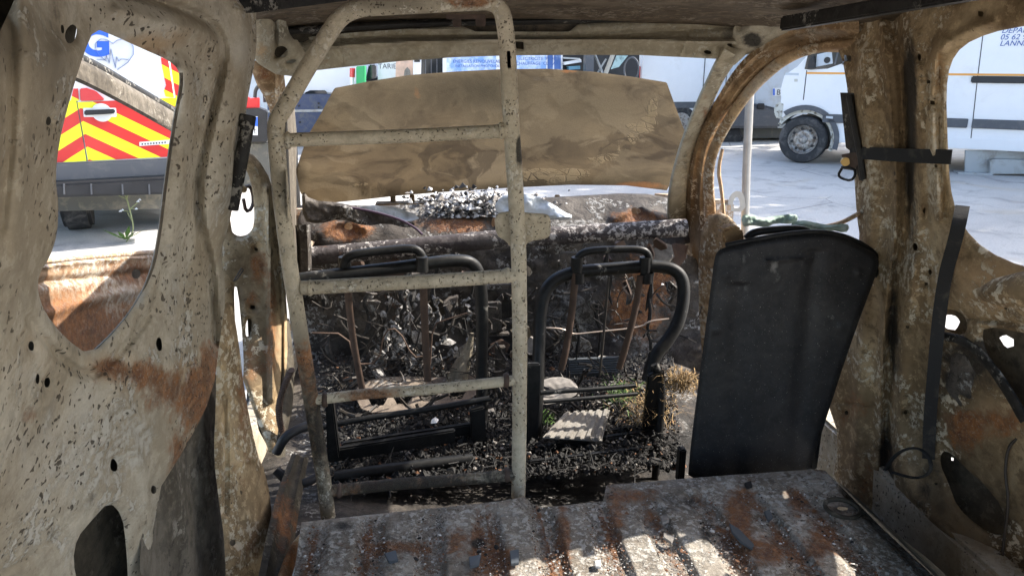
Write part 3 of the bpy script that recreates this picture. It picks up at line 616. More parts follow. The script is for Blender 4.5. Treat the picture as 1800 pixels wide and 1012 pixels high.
bulk = sheet('bulkhead', [(516,410),(700,420),(900,425),(1225,410),(1240,600),(1240,730),(900,740),(560,740),(515,700)], on(1, 2.72), M['dash'], van, step=4, thick=.02, relief=rough(1),
      holes=[dot(1165,500,2.5,2.5)], stains=[('rust',1120,540,60,60,.4),('rust',700,540,50,60,.15),('ash',1000,560,60,60,.4),('ash',720,600,40,50,.4),('ash',1140,620,40,40,.5),('soot',640,620,80,120,.2),('soot',900,640,60,200,.25),('ash',780,660,80,30,.7),('rust',1150,470,40,40,.4)])
mb = MB()
mb.tube([Y(528,452,2.45), Y(700,437,2.45), Y(880,420,2.45), Y(980,414,2.45), Y(1205,400,2.45)], .032, 16)
cb = mb.build('dash_crossbar', burnt('flaking_crossbar', (.10,.09,.085), (.05,.04,.04), (.50,.46,.43), chips=.9, rust=.15, soot=.0, pits=.2, bump=2.5), van, smooth=60)
# hanging molten strands and brackets
mb = MB()
for k in range(34):
    px = random.choice([random.uniform(640,870), random.uniform(560,1190)]); py = random.uniform(430,560); L = random.uniform(20,140); yv = random.uniform(2.35,2.6)
    pts = [Y(px+random.uniform(-9,9), py+L*t, yv+random.uniform(-.03,.03)) for t in (0,.25,.5,.75,1)]
    mb.tube(pts, [random.uniform(.003,.007), random.uniform(.003,.012), random.uniform(.003,.007), random.uniform(.004,.014), .002], 6, sm=1)
mb.build('molten_remains', M['char'], van, kind='stuff')
mb = MB()
for k in range(46):
    px = random.choice([random.gauss(712,14), random.uniform(650,840), random.gauss(690,30)]); py = random.uniform(500,630); L = random.uniform(12,60); yv = random.uniform(2.35,2.5)
    dx = 0; pts = []
    for i_ in range(9):
        dx += random.gauss(0, 3.4); pts.append(Y(px+dx, py+L*i_/8, yv+random.uniform(-.012,.012)))
    mb.tube(pts, [.001+random.lognormvariate(-5.6, .7) for _ in pts], 5)
mb.build('molten_remains', simple('scorched_ash_residue', (.34,.33,.32), .95, var=.3, sc=60, dirt=(.05,.045,.04), dsc=45, dlo=.42, dhi=.6, bump=.002, bsc=150), van, kind='stuff')
mb = MB()   # the pale stalactite beside the left seat
mb.tube([Y(830,585,2.3), Y(822,620,2.3), Y(808,650,2.28), Y(800,680,2.28)], [.006,.018,.032,.04], 10, sm=2)
mb.build('molten_lump', burnt('tan_molten_lump', (.26,.22,.16), (.14,.12,.09), chips=.6, pits=.8), van, smooth=60)
mb = MB()
for a in range(8):
    x0 = 660+random.uniform(-90,200); mb.tube([Y(x0+random.uniform(-60,60)*t+20*math.sin(t*5+a), 560+random.uniform(40,140)*t, 2.4+random.uniform(-.05,.05)) for t in np.linspace(0,1,6)], .0025, 5, sm=1)
mb.build('wire_bundle', M['dwire'], van, kind='stuff')
mb = MB()
for a in range(150):
    x0 = random.uniform(560,1180); y0 = random.uniform(480,730); yy = 2.3-.3*max(0, (y0-640)/100)
    ang = random.uniform(0, 6.28); L_ = random.uniform(14, 80); cv = random.uniform(-30, 30); pts = []
    for t in np.linspace(0, 1, 6): pts.append(Y(x0+L_*t*math.cos(ang)-cv*math.sin(t*3.1)*math.sin(ang), y0+L_*t*math.sin(ang)*.6+cv*math.sin(t*3.1)*math.cos(ang), yy+random.uniform(-.02,.02)))
    mb.tube(pts, random.choice([.0014,.002,.003,.005]), 5)
mb.build('wire_bundle', M['dwire'], van, kind='stuff')
# pedal box / column brackets between seats
mb = MB()
for (x, y, a, b) in ((862,560,22,60),(880,640,10,70),(880,505,28,10),(865,590,34,6)):
    p = Y(x,y,2.4); mb.box(p+[-a*.0018,0,-b*.0009], p+[a*.0018,.03,b*.0009])
mb.build('column_bracket', M['dash'], van, bevel=.003)
for k in range(46):   # burnt remnants of dashboard and brackets
    px = random.uniform(550,1190); py = random.uniform(425,640); a = random.uniform(6,26); b = random.uniform(5,22); yv = random.uniform(2.4,2.62); t0 = random.uniform(-.7,.7)
    q = []
    for n_ in range(6):
        an = n_*math.tau/6; ex = a*math.cos(an)*random.uniform(.6,1.3); ey = b*math.sin(an)*random.uniform(.6,1.3); q.append(Y(px+ex*math.cos(t0)-ey*math.sin(t0), py+ex*math.sin(t0)+ey*math.cos(t0), yv+random.uniform(-.03,.03)))
    mb = MB(); mb.prism(q, (random.uniform(-.01,.01), random.uniform(.004,.03), 0)); mb.build('dash_remnant', random.choice([M['dash'], M['cavity'], M['rwire'], M['dash'], M['mbracket'], M['flakegrey'], M['floor']]), van, bevel=.002)
# --- cabin floor ahead, and the ash-covered rear platform
CF = sheet('cabin_floor', [(440,600),(1260,590),(1300,900),(1500,1000),(500,1000),(420,900)], ymap([(500,640,2.7),(1250,640,2.7),(500,800,2.05),(1300,800,2.05),(480,1000,1.35),(1400,1000,1.35)]), M['dash'], van, step=5, thick=.02, relief=lambda qx,qy,P,D: .03*lump(P,9,1)+.02*np.abs(lump(P,30,2)),
      stains=[('ash',720,690,60,20,.5),('ash',990,690,40,30,.4),('soot',640,860,200,60,.2),('soot',1000,860,160,60,.3),('soot',1200,780,80,90,.25),('soot',480,850,60,120,.15)])
PZ = .62
def ribs(qx, qy, P, D):
    x, y = P[:, 0], P[:, 1]; h = np.zeros(len(x))
    ph = (x+.02)/.118; fr = ph-np.floor(ph)
    rb = np.clip(np.minimum(fr, 1-fr)*8-1.2, 0, 1)          # raised pads between grooves
    endm = 1/(1+np.exp((y-1.36)*60))
    h += -.024*(1-rb)*endm
    e = np.exp(-((y-1.405)/.02)**2); h += .006*e
    return h + .003*lump(P, 16, 2) + .0025*lump(P, 45, 1)
PS = [(530,917),(640,905),(760,893),(880,880),(922,872),(935,884),(950,892),(1060,880),(1066,852),(1150,845),(1260,836),(1430,824),(1450,826),(1548,925),(1660,1030),(1730,1110),(506,1110),(516,1012)]
def groove_rust(qx, qy, P):
    ph = (P[:, 0]+.02)/.118; k = np.floor(ph); fr = ph-k
    ex = np.sin(k*12.9898)*43758.5; ex -= np.floor(ex)
    return (.06+.30*ex)*np.exp(-((np.minimum(fr, 1-fr))/.13)**2)/(1+np.exp((P[:, 1]-1.36)*50))
plat = sheet('load_floor', PS, on(2, PZ), M['floor'], van, step=3, roll=(.006,5), thick=.03, relief=ribs, sm=0, paint={'rust': groove_rust},
      holes=[dot(1481,893,9,3)], stains=[('rust',700,960,60,14,.35),('rust',840,960,12,50,.5),('rust',800,950,20,30,.3),('rust',990,950,12,60,.55),('rust',880,985,26,25,.4),('rust',1080,930,18,50,.3),('rust',1300,910,22,50,.5),('rust',1350,970,40,25,.4),('rust',1400,885,18,22,.4),('rust',1440,960,22,30,.5),('rust',1120,870,60,12,.3),
      ('soot',840,955,14,12,.7),('soot',600,925,26,9,.4),('soot',1190,880,50,25,.42),('soot',1240,940,16,40,.4),('soot',1480,895,26,12,.5),('soot',900,905,60,8,.25),('ash',560,980,40,40,.9),('ash',720,930,160,20,.3),('ash',1150,960,80,50,.4)])
mb = MB()   # the rest of the floor back under the camera, one rib per groove
for i in range(12):
    x = -.30+i*.118; mb.box((x,-.7,PZ-.02),(x+.10,Z(900,1100,PZ)[1]+.0,PZ-.004))
mb.box((-.34,-.7,PZ-.06),(1.10,Z(900,1100,PZ)[1],PZ-.021))
mb.build('load_floor_rear', M['floor'], van)
# front lip of the platform
p0 = Z(530,917,PZ); p1 = Z(1450,826,PZ)
mb = MB(); mb.box((p0[0],p0[1]-.02,PZ-.30),(p0[0]+.62,p0[1]+.0-.012,PZ-.035)); mb.box((p1[0]-.46,p1[1]-.03,PZ-.30),(p1[0],p1[1]-.02,PZ-.035))
mb.build('floor_riser', M['dim'], van)
# floor side gutter on the right, left sill
band('floor_gutter', [(1452,838),(1500,880),(1560,945),(1640,1010),(1720,1100)], [14,20,30,36,40], ymap([(1452,838,1.62),(1560,945,1.46),(1700,1080,1.2)]), M['cavity'], van, depth=.01)
band('sill_edge', [(480,1100),(500,1010),(520,960),(540,935)], [30,24,20,16], ymap([(480,1100,1.12),(540,935,1.45)]), M['rpillar'], van, depth=.02, stains=[('rust',510,990,40,50,.5)])
band('torn_bracket', [(528,800),(508,870),(492,950),(470,1060)], [30,44,50,50], ymap([(528,800,1.75),(470,1060,1.22)]), M['cavity'], van, depth=.02, prof='twin', stains=[('rust',500,900,30,80,.4)])
band('inner_trim', [(500,560),(506,640),(504,720),(488,790)], [16,24,22,12], ymap([(500,560,2.1),(488,790,1.85)]), M['cavity'], van, depth=.02)
# outer skin so the shell has a body from outside: sills, rear quarters and wings
for a, b in (((-.60,-.75,.25),(-.52,1.0,.78)), ((-.60,1.0,.25),(-.52,3.0,.50)), ((1.17,-.75,.25),(1.25,1.0,.80)), ((1.17,1.0,.25),(1.25,3.0,.50))):
    mb = MB(); mb.box(a, b); mb.build('sill', M['side'], van, bevel=.01)
mb = MB(); mb.box((1.14,.70,1.14),(1.20,1.265,1.66)); mb.build('sun_blocking_pillar', M['rpillar'], van, bevel=.01)  # unseen pillar block, added and sized to narrow sunlight through the quarter window
# engine bay edges: wings and front panel seen below the raised bonnet
def at(x, y, z): return (x, y, z)
mb = MB()
mb.prism([(-.56,2.8,.5),(-.56,3.75,.45),(-.56,3.7,.88),(-.56,2.85,1.0)], (.10,0,0)); mb.build('front_wing', M['rustpanel'], van, bevel=.02)
mb = MB(); mb.prism([(1.14,2.8,.5),(1.14,3.75,.45),(1.14,3.7,.88),(1.14,2.85,1.0)], (.10,0,0)); mb.build('front_wing', M['rustpanel'], van, bevel=.02)
mb = MB(); mb.box((-.44,3.68,.45),(1.12,3.76,.84)); mb.build('front_panel', M['rustpanel'], van, bevel=.02)
bon = sheet('bonnet', [(588,155),(650,143),(720,132),(800,126),(880,122),(960,121),(1040,126),(1110,135),(1172,145),(1190,195),(1207,240),(1196,290),(1172,335),(1100,326),(1000,325),(900,330),(800,336),(700,344),(620,353),(556,359),(528,340),(520,300),(540,240),(565,198)], ymap([(880,122,3.72),(600,150,3.72),(1170,145,3.72),(520,330,3.02),(850,336,3.06),(1190,330,3.02),(860,230,3.42)]),
      M['bonnet'], van, step=5, thick=.012, dents=(.02,3), roll=(.01,6), sm=0,
      folds=[([(540,300),(700,330),(900,312),(1180,300)],18,.03),([(560,230),(860,190),(1190,230)],50,-.05)],
      stains=[('ash',1150,190,26,40,.60),('ash',1110,240,40,34,.62),('ash',1060,285,50,26,.62),('ash',960,312,70,14,.62),('ash',640,325,70,14,.50),('ash',960,308,60,14,.58),('ash',700,300,40,14,.42),('rust',733,165,16,26,.6),('rust',1000,126,22,6,.9),('rust',1140,325,60,10,.6),('soot',780,145,30,12,.5),('soot',960,140,80,12,.5),('swirl',860,285,150,40,.8),('swirl',620,220,60,40,.6),('swirl',1000,250,120,60,.4),('rust',760,345,120,8,.5),('rust',1100,328,60,8,.6)])
# engine-bay lumps glimpsed over the scuttle
mb = MB()
for k in range(9):
    p = Y(690+k*36+random.uniform(-6,6), 352, 3.1); mb.tube([p+[0,0,-.06], p+[0,.02,.02]], .012, 8)
mb.box(Y(660,372,3.05)+[0,0,-.03], Y(1080,345,3.12)+[0,0,-.0])
mb.build('scuttle_grille', M['arch'], van, bevel=.003)
# glass crumbs and ash heap on the scuttle
def flakes(name, mats, n, pos, size, parent=None, kind='stuff', flat=.3):
    mb = MB()
    for k in range(n):
        p = np.array(pos(k)); s = size*random.lognormvariate(0, .5)
        R = Matrix.Rotation(random.uniform(0, 6.28), 4, 'Z')@Matrix.Rotation(random.uniform(-.5, .5), 4, 'X')
        a = [random.uniform(.6, 1.3) for _ in range(5)]
        v = [R@Vector((s*a[i]*math.cos(i*1.2566), s*a[i]*math.sin(i*1.2566), random.uniform(-.1, .1)*s)) for i in range(5)]
        top = R@Vector((0, 0, s*flat*random.uniform(.4, 1.6)))
        vv = [tuple(p+np.array(q)) for q in v]+[tuple(p+np.array(top))]
        mb.add(vv, [(0,1,5),(1,2,5),(2,3,5),(3,4,5),(4,0,5),(4,3,2,1,0)], random.randrange(len(mats)))
    me = mb.mesh(name)
    for m in mats[:-1]: me.materials.append(m)
    me2 = link(name, me, mats[-1], parent, kind=kind); return me2
def zpick(poly, z, n=1):
    x0 = min(p[0] for p in poly); x1 = max(p[0] for p in poly); y0 = min(p[1] for p in poly); y1 = max(p[1] for p in poly)
    while True:
        x = random.uniform(x0, x1); y = random.uniform(y0, y1)
        if inside(np.array([x]), np.array([y]), poly)[0]: return Z(x, y, z)
PSi = [(540,922),(900,890),(1060,890),(1080,860),(1430,832),(1640,1030),(1700,1100),(525,1100)]
fl = flakes('ash_flakes', [M['ash'], M['flakegrey'], M['flakegrey'], M['flakerust'], M['flakerust'], M['char']], 17000, lambda k: zpick(PSi, PZ+.001), .0013)
fl['label'] = 'grey ash, rust flakes and crumbs scattered over the ribbed load floor'; fl['category'] = 'ash'
crumb = flakes('glass_crumbs', [M['ash'], M['flakegrey'], M['char']], 2600, lambda k: Y(random.gauss(830,55), 0, 2.85)*[1,1,0]+[0,random.uniform(-.08,.1),0]+[0,0,.97+random.random()**2*.09*math.exp(-(random.uniform(-1,1))**2)] , .007, flat=.8)
crumb['label'] = 'heap of dark charred glass crumbs on the windscreen base'; crumb['category'] = 'debris'
deb = flakes('cabin_debris', [M['char']]*30+[M['flakegrey'], M['flakerust']], 18000, lambda k: (lambda p: p+[0,0,.02+random.random()*.03])(zpick([(560,640),(1180,640),(1200,840),(560,880)], .42)), .0042, flat=.8)
deb['label'] = 'black charred rubble and ash covering the cabin floor between the seat frames'; deb['category'] = 'debris'

mb = MB()
for k in range(700):
    p = zpick([(560,640),(1180,640),(1200,840),(560,880)], .42)+[0,0,random.uniform(.03,.06)]; d = rng.normal(0, 1, 3)*[1,1,.25]; d /= np.linalg.norm(d); L_ = random.uniform(.02,.07)
    mb.tube([p, p+d*L_*.5+[0,0,random.uniform(-.004,.008)], p+d*L_], [random.uniform(.001,.003) for _ in range(3)], 4)
o = mb.build('charred_splinters', M['char'], kind='stuff'); tag(o, 'thin charred splinters and wire ends strewn over the cabin floor rubble', 'debris')
# ================================================================== TUBE CAGE
cg = thing('tubular_ladder_frame', 'cream painted tubular steel ladder frame standing upright behind the seats', 'metal frame', tuple(Y(740,880,1.5)))
R_ = .0165
def cY(px, py): return Y(px, py, 1.5)
M['cage_low'] = M['cage']
def cagetube(name, pts, r=R_, sm=2, stain=None):
    mb = MB(); P = []
    # subdivide long runs so that stains can follow the tube
    for i in range(len(pts)-1):
        a = np.array(pts[i], float); b = np.array(pts[i+1], float); n = max(int(np.hypot(*(b-a))/25), 1)
        for k in range(n): P.append(a+(b-a)*k/n)
    P.append(np.array(pts[-1], float)); P = chaikin(P, sm, False)
    mb.tube([cY(*p) for p in P], r, 14)
    o = mb.build(name, M['cage'], cg, smooth=60)
    me = o.data; n = len(me.vertices); co = np.zeros(n*3); me.vertices.foreach_get('co', co); co = co.reshape(-1, 3)+np.array(cg.location)
    if stain:
        v = np.zeros(n); s2 = np.zeros(n); s3 = np.zeros(n)
        d = co-CAM; px = 900+FPX*(d@_r)/(d@_f); py = 506-FPX*(d@_u)/(d@_f)
        for (kd, ax, ay, rx, ry, st) in stain:
            g = st*np.exp(-((px-ax)/rx)**2-((py-ay)/ry)**2)
            if kd == 'rust': v += g
            elif kd == 'dark': s3 += g
            else: s2 += g
        for nm, q in (('rust', v), ('soot', s2), ('dark', s3)):
            at_ = me.attributes.new(nm, 'FLOAT', 'POINT'); at_.data.foreach_set('value', q.astype(np.float32))
    return o
lowst = [('rust',545,640,60,70,.50),('rust',570,780,60,110,.42),('dark',560,740,60,180,1.2),('soot',562,700,60,70,.42),('soot',580,800,60,90,.42)]
cagetube('upright', [(577,908),(570,850),(556,760),(540,660),(524,560),(508,460),(494,350),(486,250),(484,215),(500,190),(540,120),(580,55),(600,28),(630,14),(700,10),(780,6),(860,2),(882,14),(890,60),(894,120)], stain=lowst+[('dark',700,10,120,20,.5),('dark',500,300,30,60,.3),('rust',830,4,70,14,.6),('soot',780,4,60,14,.15),('soot',840,4,50,10,.2),('rust',600,60,60,40,.1)])
cagetube('upright', [(892,90),(899,220),(906,330),(912,450),(914,600),(913,760),(911,872)], stain=[('soot',914,262,7,26,.95)])
cagetube('rung', [(492,247),(600,243),(700,240),(800,235),(896,230)], .0135)
cagetube('rung', [(530,506),(640,500),(760,494),(908,484)], .0150, stain=[('rust',640,502,90,10,.3),('soot',700,496,60,6,.25)])
cagetube('rung', [(556,702),(640,692),(760,684),(906,668)], .0120, stain=[('rust',650,695,90,20,.55),('rust',800,680,60,10,.2)])
cagetube('rung', [(582,862),(700,850),(800,843),(908,834)], .0135, stain=[('rust',700,850,300,60,.5),('soot',740,850,300,60,.55)])
for (x, y, tx) in ((494,247,1),(893,230,-1),(533,506,1),(904,484,-1),(559,702,1),(902,668,-1),(585,862,1),(903,834,-1)):
    mb = MB(); mb.tube([cY(x+8*tx, y), cY(x+11*tx, y), cY(x+14*tx, y), cY(x+17*tx, y)], [.0150,.0172,.0168,.0145], 14); mb.build('weld_bead', M['mbracket'] if y > 600 else M['cage'], cg, smooth=60)
# clamp plate on the right upright
o = sheet('clamp_plate', [(868,376),(900,370),(930,374),(962,376),(968,384),(968,412),(960,420),(930,424),(920,436),(898,436),(890,424),(872,414)], on(1,1.53), M['cage'], cg, step=2.5, roll=(.006,3), thick=.008)

# ================================================================== SEAT FRAMES
def seat(label, tubes, bars, loc, slats, plates=()):
    t = thing('car_seat', label, 'car seat', loc, group='black steel front seat frames')
    for nm, pts, r in tubes:
        mb = MB(); mb.tube([Y(*p) for p in pts], r, 14, sm=3); mb.build(nm, M['black_steel'], t, smooth=60)
    for pts, r, m in slats:
        mb = MB(); mb.tube([Y(*p) for p in pts], r, 8, sm=2, flat=.5); mb.build('back_slat', m, t, smooth=60)
    for (a, b, h, d) in bars:
        A = Y(*a); B = Y(*b); mb = MB(); mb.prism([A, B, B+[0,0,-h], A+[0,0,-h]], (0, d, 0)); mb.build('cross_bar', M['black_steel'], t, bevel=.004)
    for pl, yv, th in plates:
        mb = MB(); mb.prism([Y(x, y, yv) for x, y in pl], (0, th, 0)); mb.build('side_plate', M['black_steel'], t, bevel=.004)
    return t
s1 = seat('burnt left front seat, bare black steel, seen through the ladder frame rungs',
    [('back_tube', [(520,492,2.0),(600,482,2.02),(720,468,2.06),(800,456,2.08),(836,462,2.1),(846,500,2.1),(848,560,2.1),(846,640,2.1),(848,720,2.08),(846,800,2.06)], .0185),
     ('headrest_loop', [(604,470,2.03),(606,456,2.03),(622,446,2.03),(680,440,2.05),(726,436,2.06),(740,444,2.06),(746,462,2.06)], .0125),
     ('seat_tube', [(560,770-18,1.92),(640,735,1.93),(760,718,1.96),(860,700,1.98)], .009),
     ('seat_tube', [(588,838,1.80),(700,822,1.82),(830,806,1.86)], .017),
     ('seat_tube', [(590,858,1.86),(720,842,1.88),(850,826,1.92)], .010)],
    [((575,792,1.86),(800,756,1.92),.040,.02), ((600,780,1.95),(850,742,1.98),.035,.02)],
    tuple(Y(700,860,1.95)),
    [([(610,500,2.03),(618,580,2.05),(628,640,2.05),(638,690,2.05)], .010, M['rwire']), ([(744,500,2.06),(748,600,2.07),(752,670,2.07)], .011, M['rwire'])],
    [([(572,700),(584,696),(592,760),(598,806),(575,812)], 1.86, .03), ([(826,722),(852,716),(856,790),(830,800)], 1.95, .03)])
for q in (606, 742):
    mb = MB(); p = Y(q, 462, 2.04); mb.tube([p+[0,0,-.025], p+[0,0,.018]], .017, 10); mb.build('headrest_socket', M['black_steel'], s1, smooth=60)
s2 = seat('burnt right front seat, open black steel loop right of the ladder frame',
    [('back_tube', [(938,890,1.96),(940,800,1.98),(944,700,2.0),(948,600,2.06),(950,540,2.1),(962,500,2.12),(1000,478,2.14),(1080,472,2.14),(1160,466,2.14),(1196,478,2.12),(1204,510,2.1),(1196,560,2.06),(1176,596,2.04),(1150,625,2.02),(1138,670,2.0)], .0195),
     ('headrest_loop', [(1012,468,2.13),(1016,450,2.13),(1034,440,2.13),(1090,438,2.13),(1128,438,2.13),(1140,446,2.13),(1142,462,2.13)], .0115),
     ('side_arm', [(1150,640,1.98),(1164,670,1.97),(1160,740,1.95),(1152,840,1.9)], .012),
     ('seat_tube', [(950,690,1.95),(1040,684,1.96),(1116,678,1.98)], .007), ('seat_tube', [(956,706,1.9),(1050,698,1.92),(1120,692,1.94)], .006)],
    [((930,788,1.9),(1156,756,1.94),.045,.02), ((930,812,1.82),(1150,786,1.86),.05,.02), ((1000,770,1.98),(1150,744,2.0),.03,.02)],
    tuple(Y(1040,860,1.95)),
    [([(1012,480,2.12),(1004,560,2.12),(994,620,2.1),(986,650,2.1)], .011, M['rwire']), ([(1126,484,2.12),(1118,540,2.12),(1100,610,2.1),(1088,648,2.1)], .011, M['rwire']), ([(1070,486,2.14),(1062,580,2.14),(1054,660,2.12)], .004, M['dwire'])],
    [([(1140,660),(1168,650),(1172,720),(1160,800),(1140,830),(1130,760)], 1.96, .02), ([(926,640),(950,640),(948,720),(940,760),(926,790)], 1.93, .02)])
for q in (1014, 1134):
    mb = MB(); p = Y(q, 462, 2.13); mb.tube([p+[0,0,-.03], p+[0,0,.018]], .018, 10); mb.build('headrest_socket', M['black_steel'], s2, smooth=60)
    mb = MB(); p = Y(q+2, 486, 2.13); mb.tube([p+[0,0,-.02], p+[0,0,.012]], .020, 10); mb.build('headrest_socket', M['black_steel'], s2, smooth=60)
# bare wires strung across each seat back
mb = MB(); mb.tube([Y(958,576,2.16),Y(990,577,2.16),Y(1006,588,2.16),Y(1040,584,2.16),Y(1128,575,2.16),Y(1140,564,2.16),Y(1176,560,2.16)], .0026, 6, sm=2)
tag(mb.build('bare_wire', M['wire'], smooth=60), 'thin bright bare spring wire crossing inside the right seat frame', 'wire')
mb = MB(); mb.tube([Y(548,585,2.2),Y(610,586,2.2),Y(625,640,2.2),Y(665,638,2.2),Y(676,580,2.2),Y(700,577,2.2),Y(726,628,2.2),Y(745,626,2.2)], .0026, 6, sm=1)
mb.tube([Y(756,640,2.2),Y(760,570,2.2),Y(790,560,2.2),Y(822,550,2.2)], .0028, 6, sm=1)
tag(mb.build('bare_wire', M['rwire'], smooth=60), 'dull rusty zigzag spring wire inside the left seat frame', 'wire')

# ================================================================== BLACK SEAT BACK (right)
sb = thing('folding_seat_back', 'large matt black metal seat back panel leaning by the right door pillar', 'seat', tuple(Y(1330,825,1.62)))
SBS = plane(Y(1400,430,1.66), (0, -1, .10))
def sbrel(qx, qy, P, D):
    e = np.clip(D/8, 0, 1); h = .010*e
    d, _, _ = segdist(qx, qy, np.array([(1395,440),(1440,640),(1420,820)], float)*[1,1]); 
    h -= .006*np.exp(-((qx-(1432+(qy-450)*-.10))/16)**2)*(qy > 440)
    h -= .006*np.exp(-((qx-(1300-(qy-450)*.02))/18)**2)*(qy > 500)
    h += .005*np.exp(-((qy-(456-(qx-1390)*.06))/3)**2)*((qx > 1345) & (qx < 1428))
    for (ax, ay) in ((1352,465),(1415,462),(1277,484),(1510,480),(1478,575),(1258,580)): h += .004*np.exp(-((qx-ax)**2+(qy-ay)**2)/40)
    return h
sheet('back_panel', [(1256,452),(1262,440),(1276,434),(1310,428),(1330,421),(1400,413),(1452,409),(1468,411),(1500,424),(1530,440),(1541,449),(1546,460),(1541,480),(1500,590),(1462,705),(1432,800),(1420,838),(1330,846),(1208,852),(1214,780),(1232,640),(1250,500)], SBS, burnt('matt_black_panel', (.020,.020,.021), (.012,.012,.013), (.25,.24,.22), chips=-.2, rust=-.3, pits=0, rough=.50, metal=.1, bump=.3, dust=.6), sb, step=3.5, thick=.03, relief=sbrel, sm=1,
      stains=[('ash',1310,490,10,60,.25),('ash',1360,470,16,30,.3)])
mb = MB(); mb.tube([Y(1276,431,1.66),Y(1330,420,1.66),Y(1400,408,1.66),Y(1455,407,1.66),Y(1500,420,1.67),Y(1538,443,1.68),Y(1547,464,1.68),Y(1537,486,1.67)], .006, 8, sm=2)
mb.build('edge_bead', M['black_steel'], sb, smooth=60)
mb = MB(); mb.tube([Y(1312,420,1.70),Y(1324,408,1.70),Y(1370,403,1.70),Y(1410,402,1.70),Y(1426,412,1.70)], .010, 10, sm=2); mb.build('headrest_loop', M['black_steel'], sb, smooth=60)
mb = MB()
for (a, b) in (((1192,790),(1208,850)), ((1222,700),(1232,838)), ((1424,760),(1446,826))):
    mb = MB(); mb.box(Y(a[0], b[1], 1.68), Y(b[0], a[1], 1.68)+[0,.03,0]); mb.build('hinge_bracket', M['black_steel'], sb, bevel=.004)
mb = MB(); mb.box(Y(1404,828,1.60), Y(1419,808,1.60)+[0,.004,0]); mb.build('latch_tab', M['dim'], sb, bevel=.001)

# ================================================================== STRAPS, BELTS, BUCKLE
def strap(name, pts, wid, label, mat='belt', cat='belt', n=1, sink=.0):
    """flat woven strap through 3D points; wid in metres, facing the camera side"""
    P = chaikin(np.array(pts, float), 2, False); T = np.gradient(P, axis=0); V = []; d = P-CAM
    for i in range(len(P)):
        s = np.cross(T[i], d[i]); s /= np.linalg.norm(s); nn = np.cross(s, T[i]); nn /= np.linalg.norm(nn)
        for (a, b) in ((-1,-1),(1,-1),(1,1),(-1,1)): V.append(P[i]+s*wid*.5*a+nn*.0012*b)
    F = [(0,1,2,3)]; m = len(P)
    for i in range(m-1):
        for k in range(4): F.append((i*4+k, i*4+(k+1) % 4, (i+1)*4+(k+1) % 4, (i+1)*4+k))
    F.append(tuple(reversed(range((m-1)*4, m*4))))
    mb = MB(); mb.add(V, F); o = mb.build(name, M[mat], smooth=40); return tag(o, label, cat)
RS = lambda x, y, o=.05: (lambda p: p-(p-CAM)/np.linalg.norm(p-CAM)*o)(RSURF(np.array([x], float), np.array([y], float))[0])
strap('seat_belt', [RS(1494,268,.03), RS(1530,270,.055), RS(1580,273,.045), RS(1630,275,.05), RS(1672,276,.03)], .030, 'black belt strap wrapped level around the right door pillar')
strap('seat_belt', [RS(1692,362,-.01), RS(1686,392,.05), RS(1677,430,.07), RS(1662,480,.07), RS(1650,560,.07), RS(1641,660,.07), RS(1634,740,.05), RS(1632,806,.04)], .027, 'long black seat belt hanging down the right side panel')
mb = MB(); mb.tube([RS(1556,825,.09),RS(1576,795,.10),RS(1610,784,.10),RS(1634,800,.10),RS(1638,830,.10),RS(1612,842,.10),RS(1570,830,.10)], .006, 8, sm=2, flat=.5)
tag(mb.build('looped_belt', M['belt'], smooth=60), 'loop of charred belt webbing at the foot of the right door pillar', 'belt')
mb = MB(); mb.tube([RS(1788,770,.02),RS(1772,785,.03),RS(1766,830,.04),RS(1774,880,.04),RS(1764,950,.03),RS(1760,1010,.03)], .003, 6, sm=2)
tag(mb.build('cable', M['dwire'], smooth=60), 'thin brown cable drooping down the right side panel', 'cable')
mb = MB(); mb.prism([RS(1488,164,.02),RS(1502,164,.02),RS(1522,320,.03),RS(1506,268,.03),RS(1498,262,.03)], (0,.03,0))
mb.tube([RS(1493,168,.035),RS(1504,230,.04),RS(1512,272,.045),RS(1518,315,.045)], .008, 8)
rt = mb.build('belt_adjuster_rail', M['rail'], van, bevel=0, smooth=40)
bk = thing('belt_buckle', 'black buckle loop with brass bolt hanging from the right door pillar', 'buckle', tuple(RS(1490,300)))
mb = MB(); mb.tube([RS(1480,296),RS(1473,308),RS(1480,314),RS(1496,318),RS(1504,308),RS(1502,296),RS(1480,294)], .0035, 8, sm=1); mb.build('loop', M['black_steel'], bk, smooth=60)
mb = MB(); c0 = RS(1486,284,.055); mb.tube([c0+[-.004,-.008,0], c0+[.004,.01,0]], [.011,.011], 12); mb.build('bolt', M['amber'], bk, smooth=40)
mb = MB(); c0 = RS(1494,276,.05); mb.prism([RS(1482,272,.05),RS(1504,268,.05),RS(1512,286,.05),RS(1500,300,.05),RS(1484,298,.05)], (0,.008,0)); mb.build('plate', M['mbracket'], bk, bevel=.001)
# black strut at the left door
ss = MB(); ss.tube([Y(438,205,1.48),Y(424,280,1.46),Y(409,368,1.46)], [.012,.013,.011], 10); ss.tube([Y(436,203,1.47),Y(433,225,1.47)], .015, 8)
ss.build('door_strut', M['rail'], van, smooth=50)
hk = thing('hinge_hook', 'dark metal hook and brass pin hanging from the left hinge post', 'hook', tuple(X(432,350,-.6)))
mb = MB(); mb.tube([X(428,330,-.6),X(440,326,-.6),X(446,350,-.6),X(442,368,-.6),X(432,372,-.6),X(428,350,-.6)], .006, 8, sm=1); mb.build('hook_loop', M['mbracket'], hk, smooth=60)
mb = MB(); mb.tube([X(414,326,-.6),X(428,333,-.6)], .012, 10); mb.build('hinge_pin', M['amber'], hk, smooth=60)
mb = MB(); mb.tube([X(412,492,-.5),X(424,472,-.5),X(428,474,-.5),X(416,492,-.5),X(410,494,-.5)], .0015, 6); mb.build('wire_clip', M['dwire'], hk)
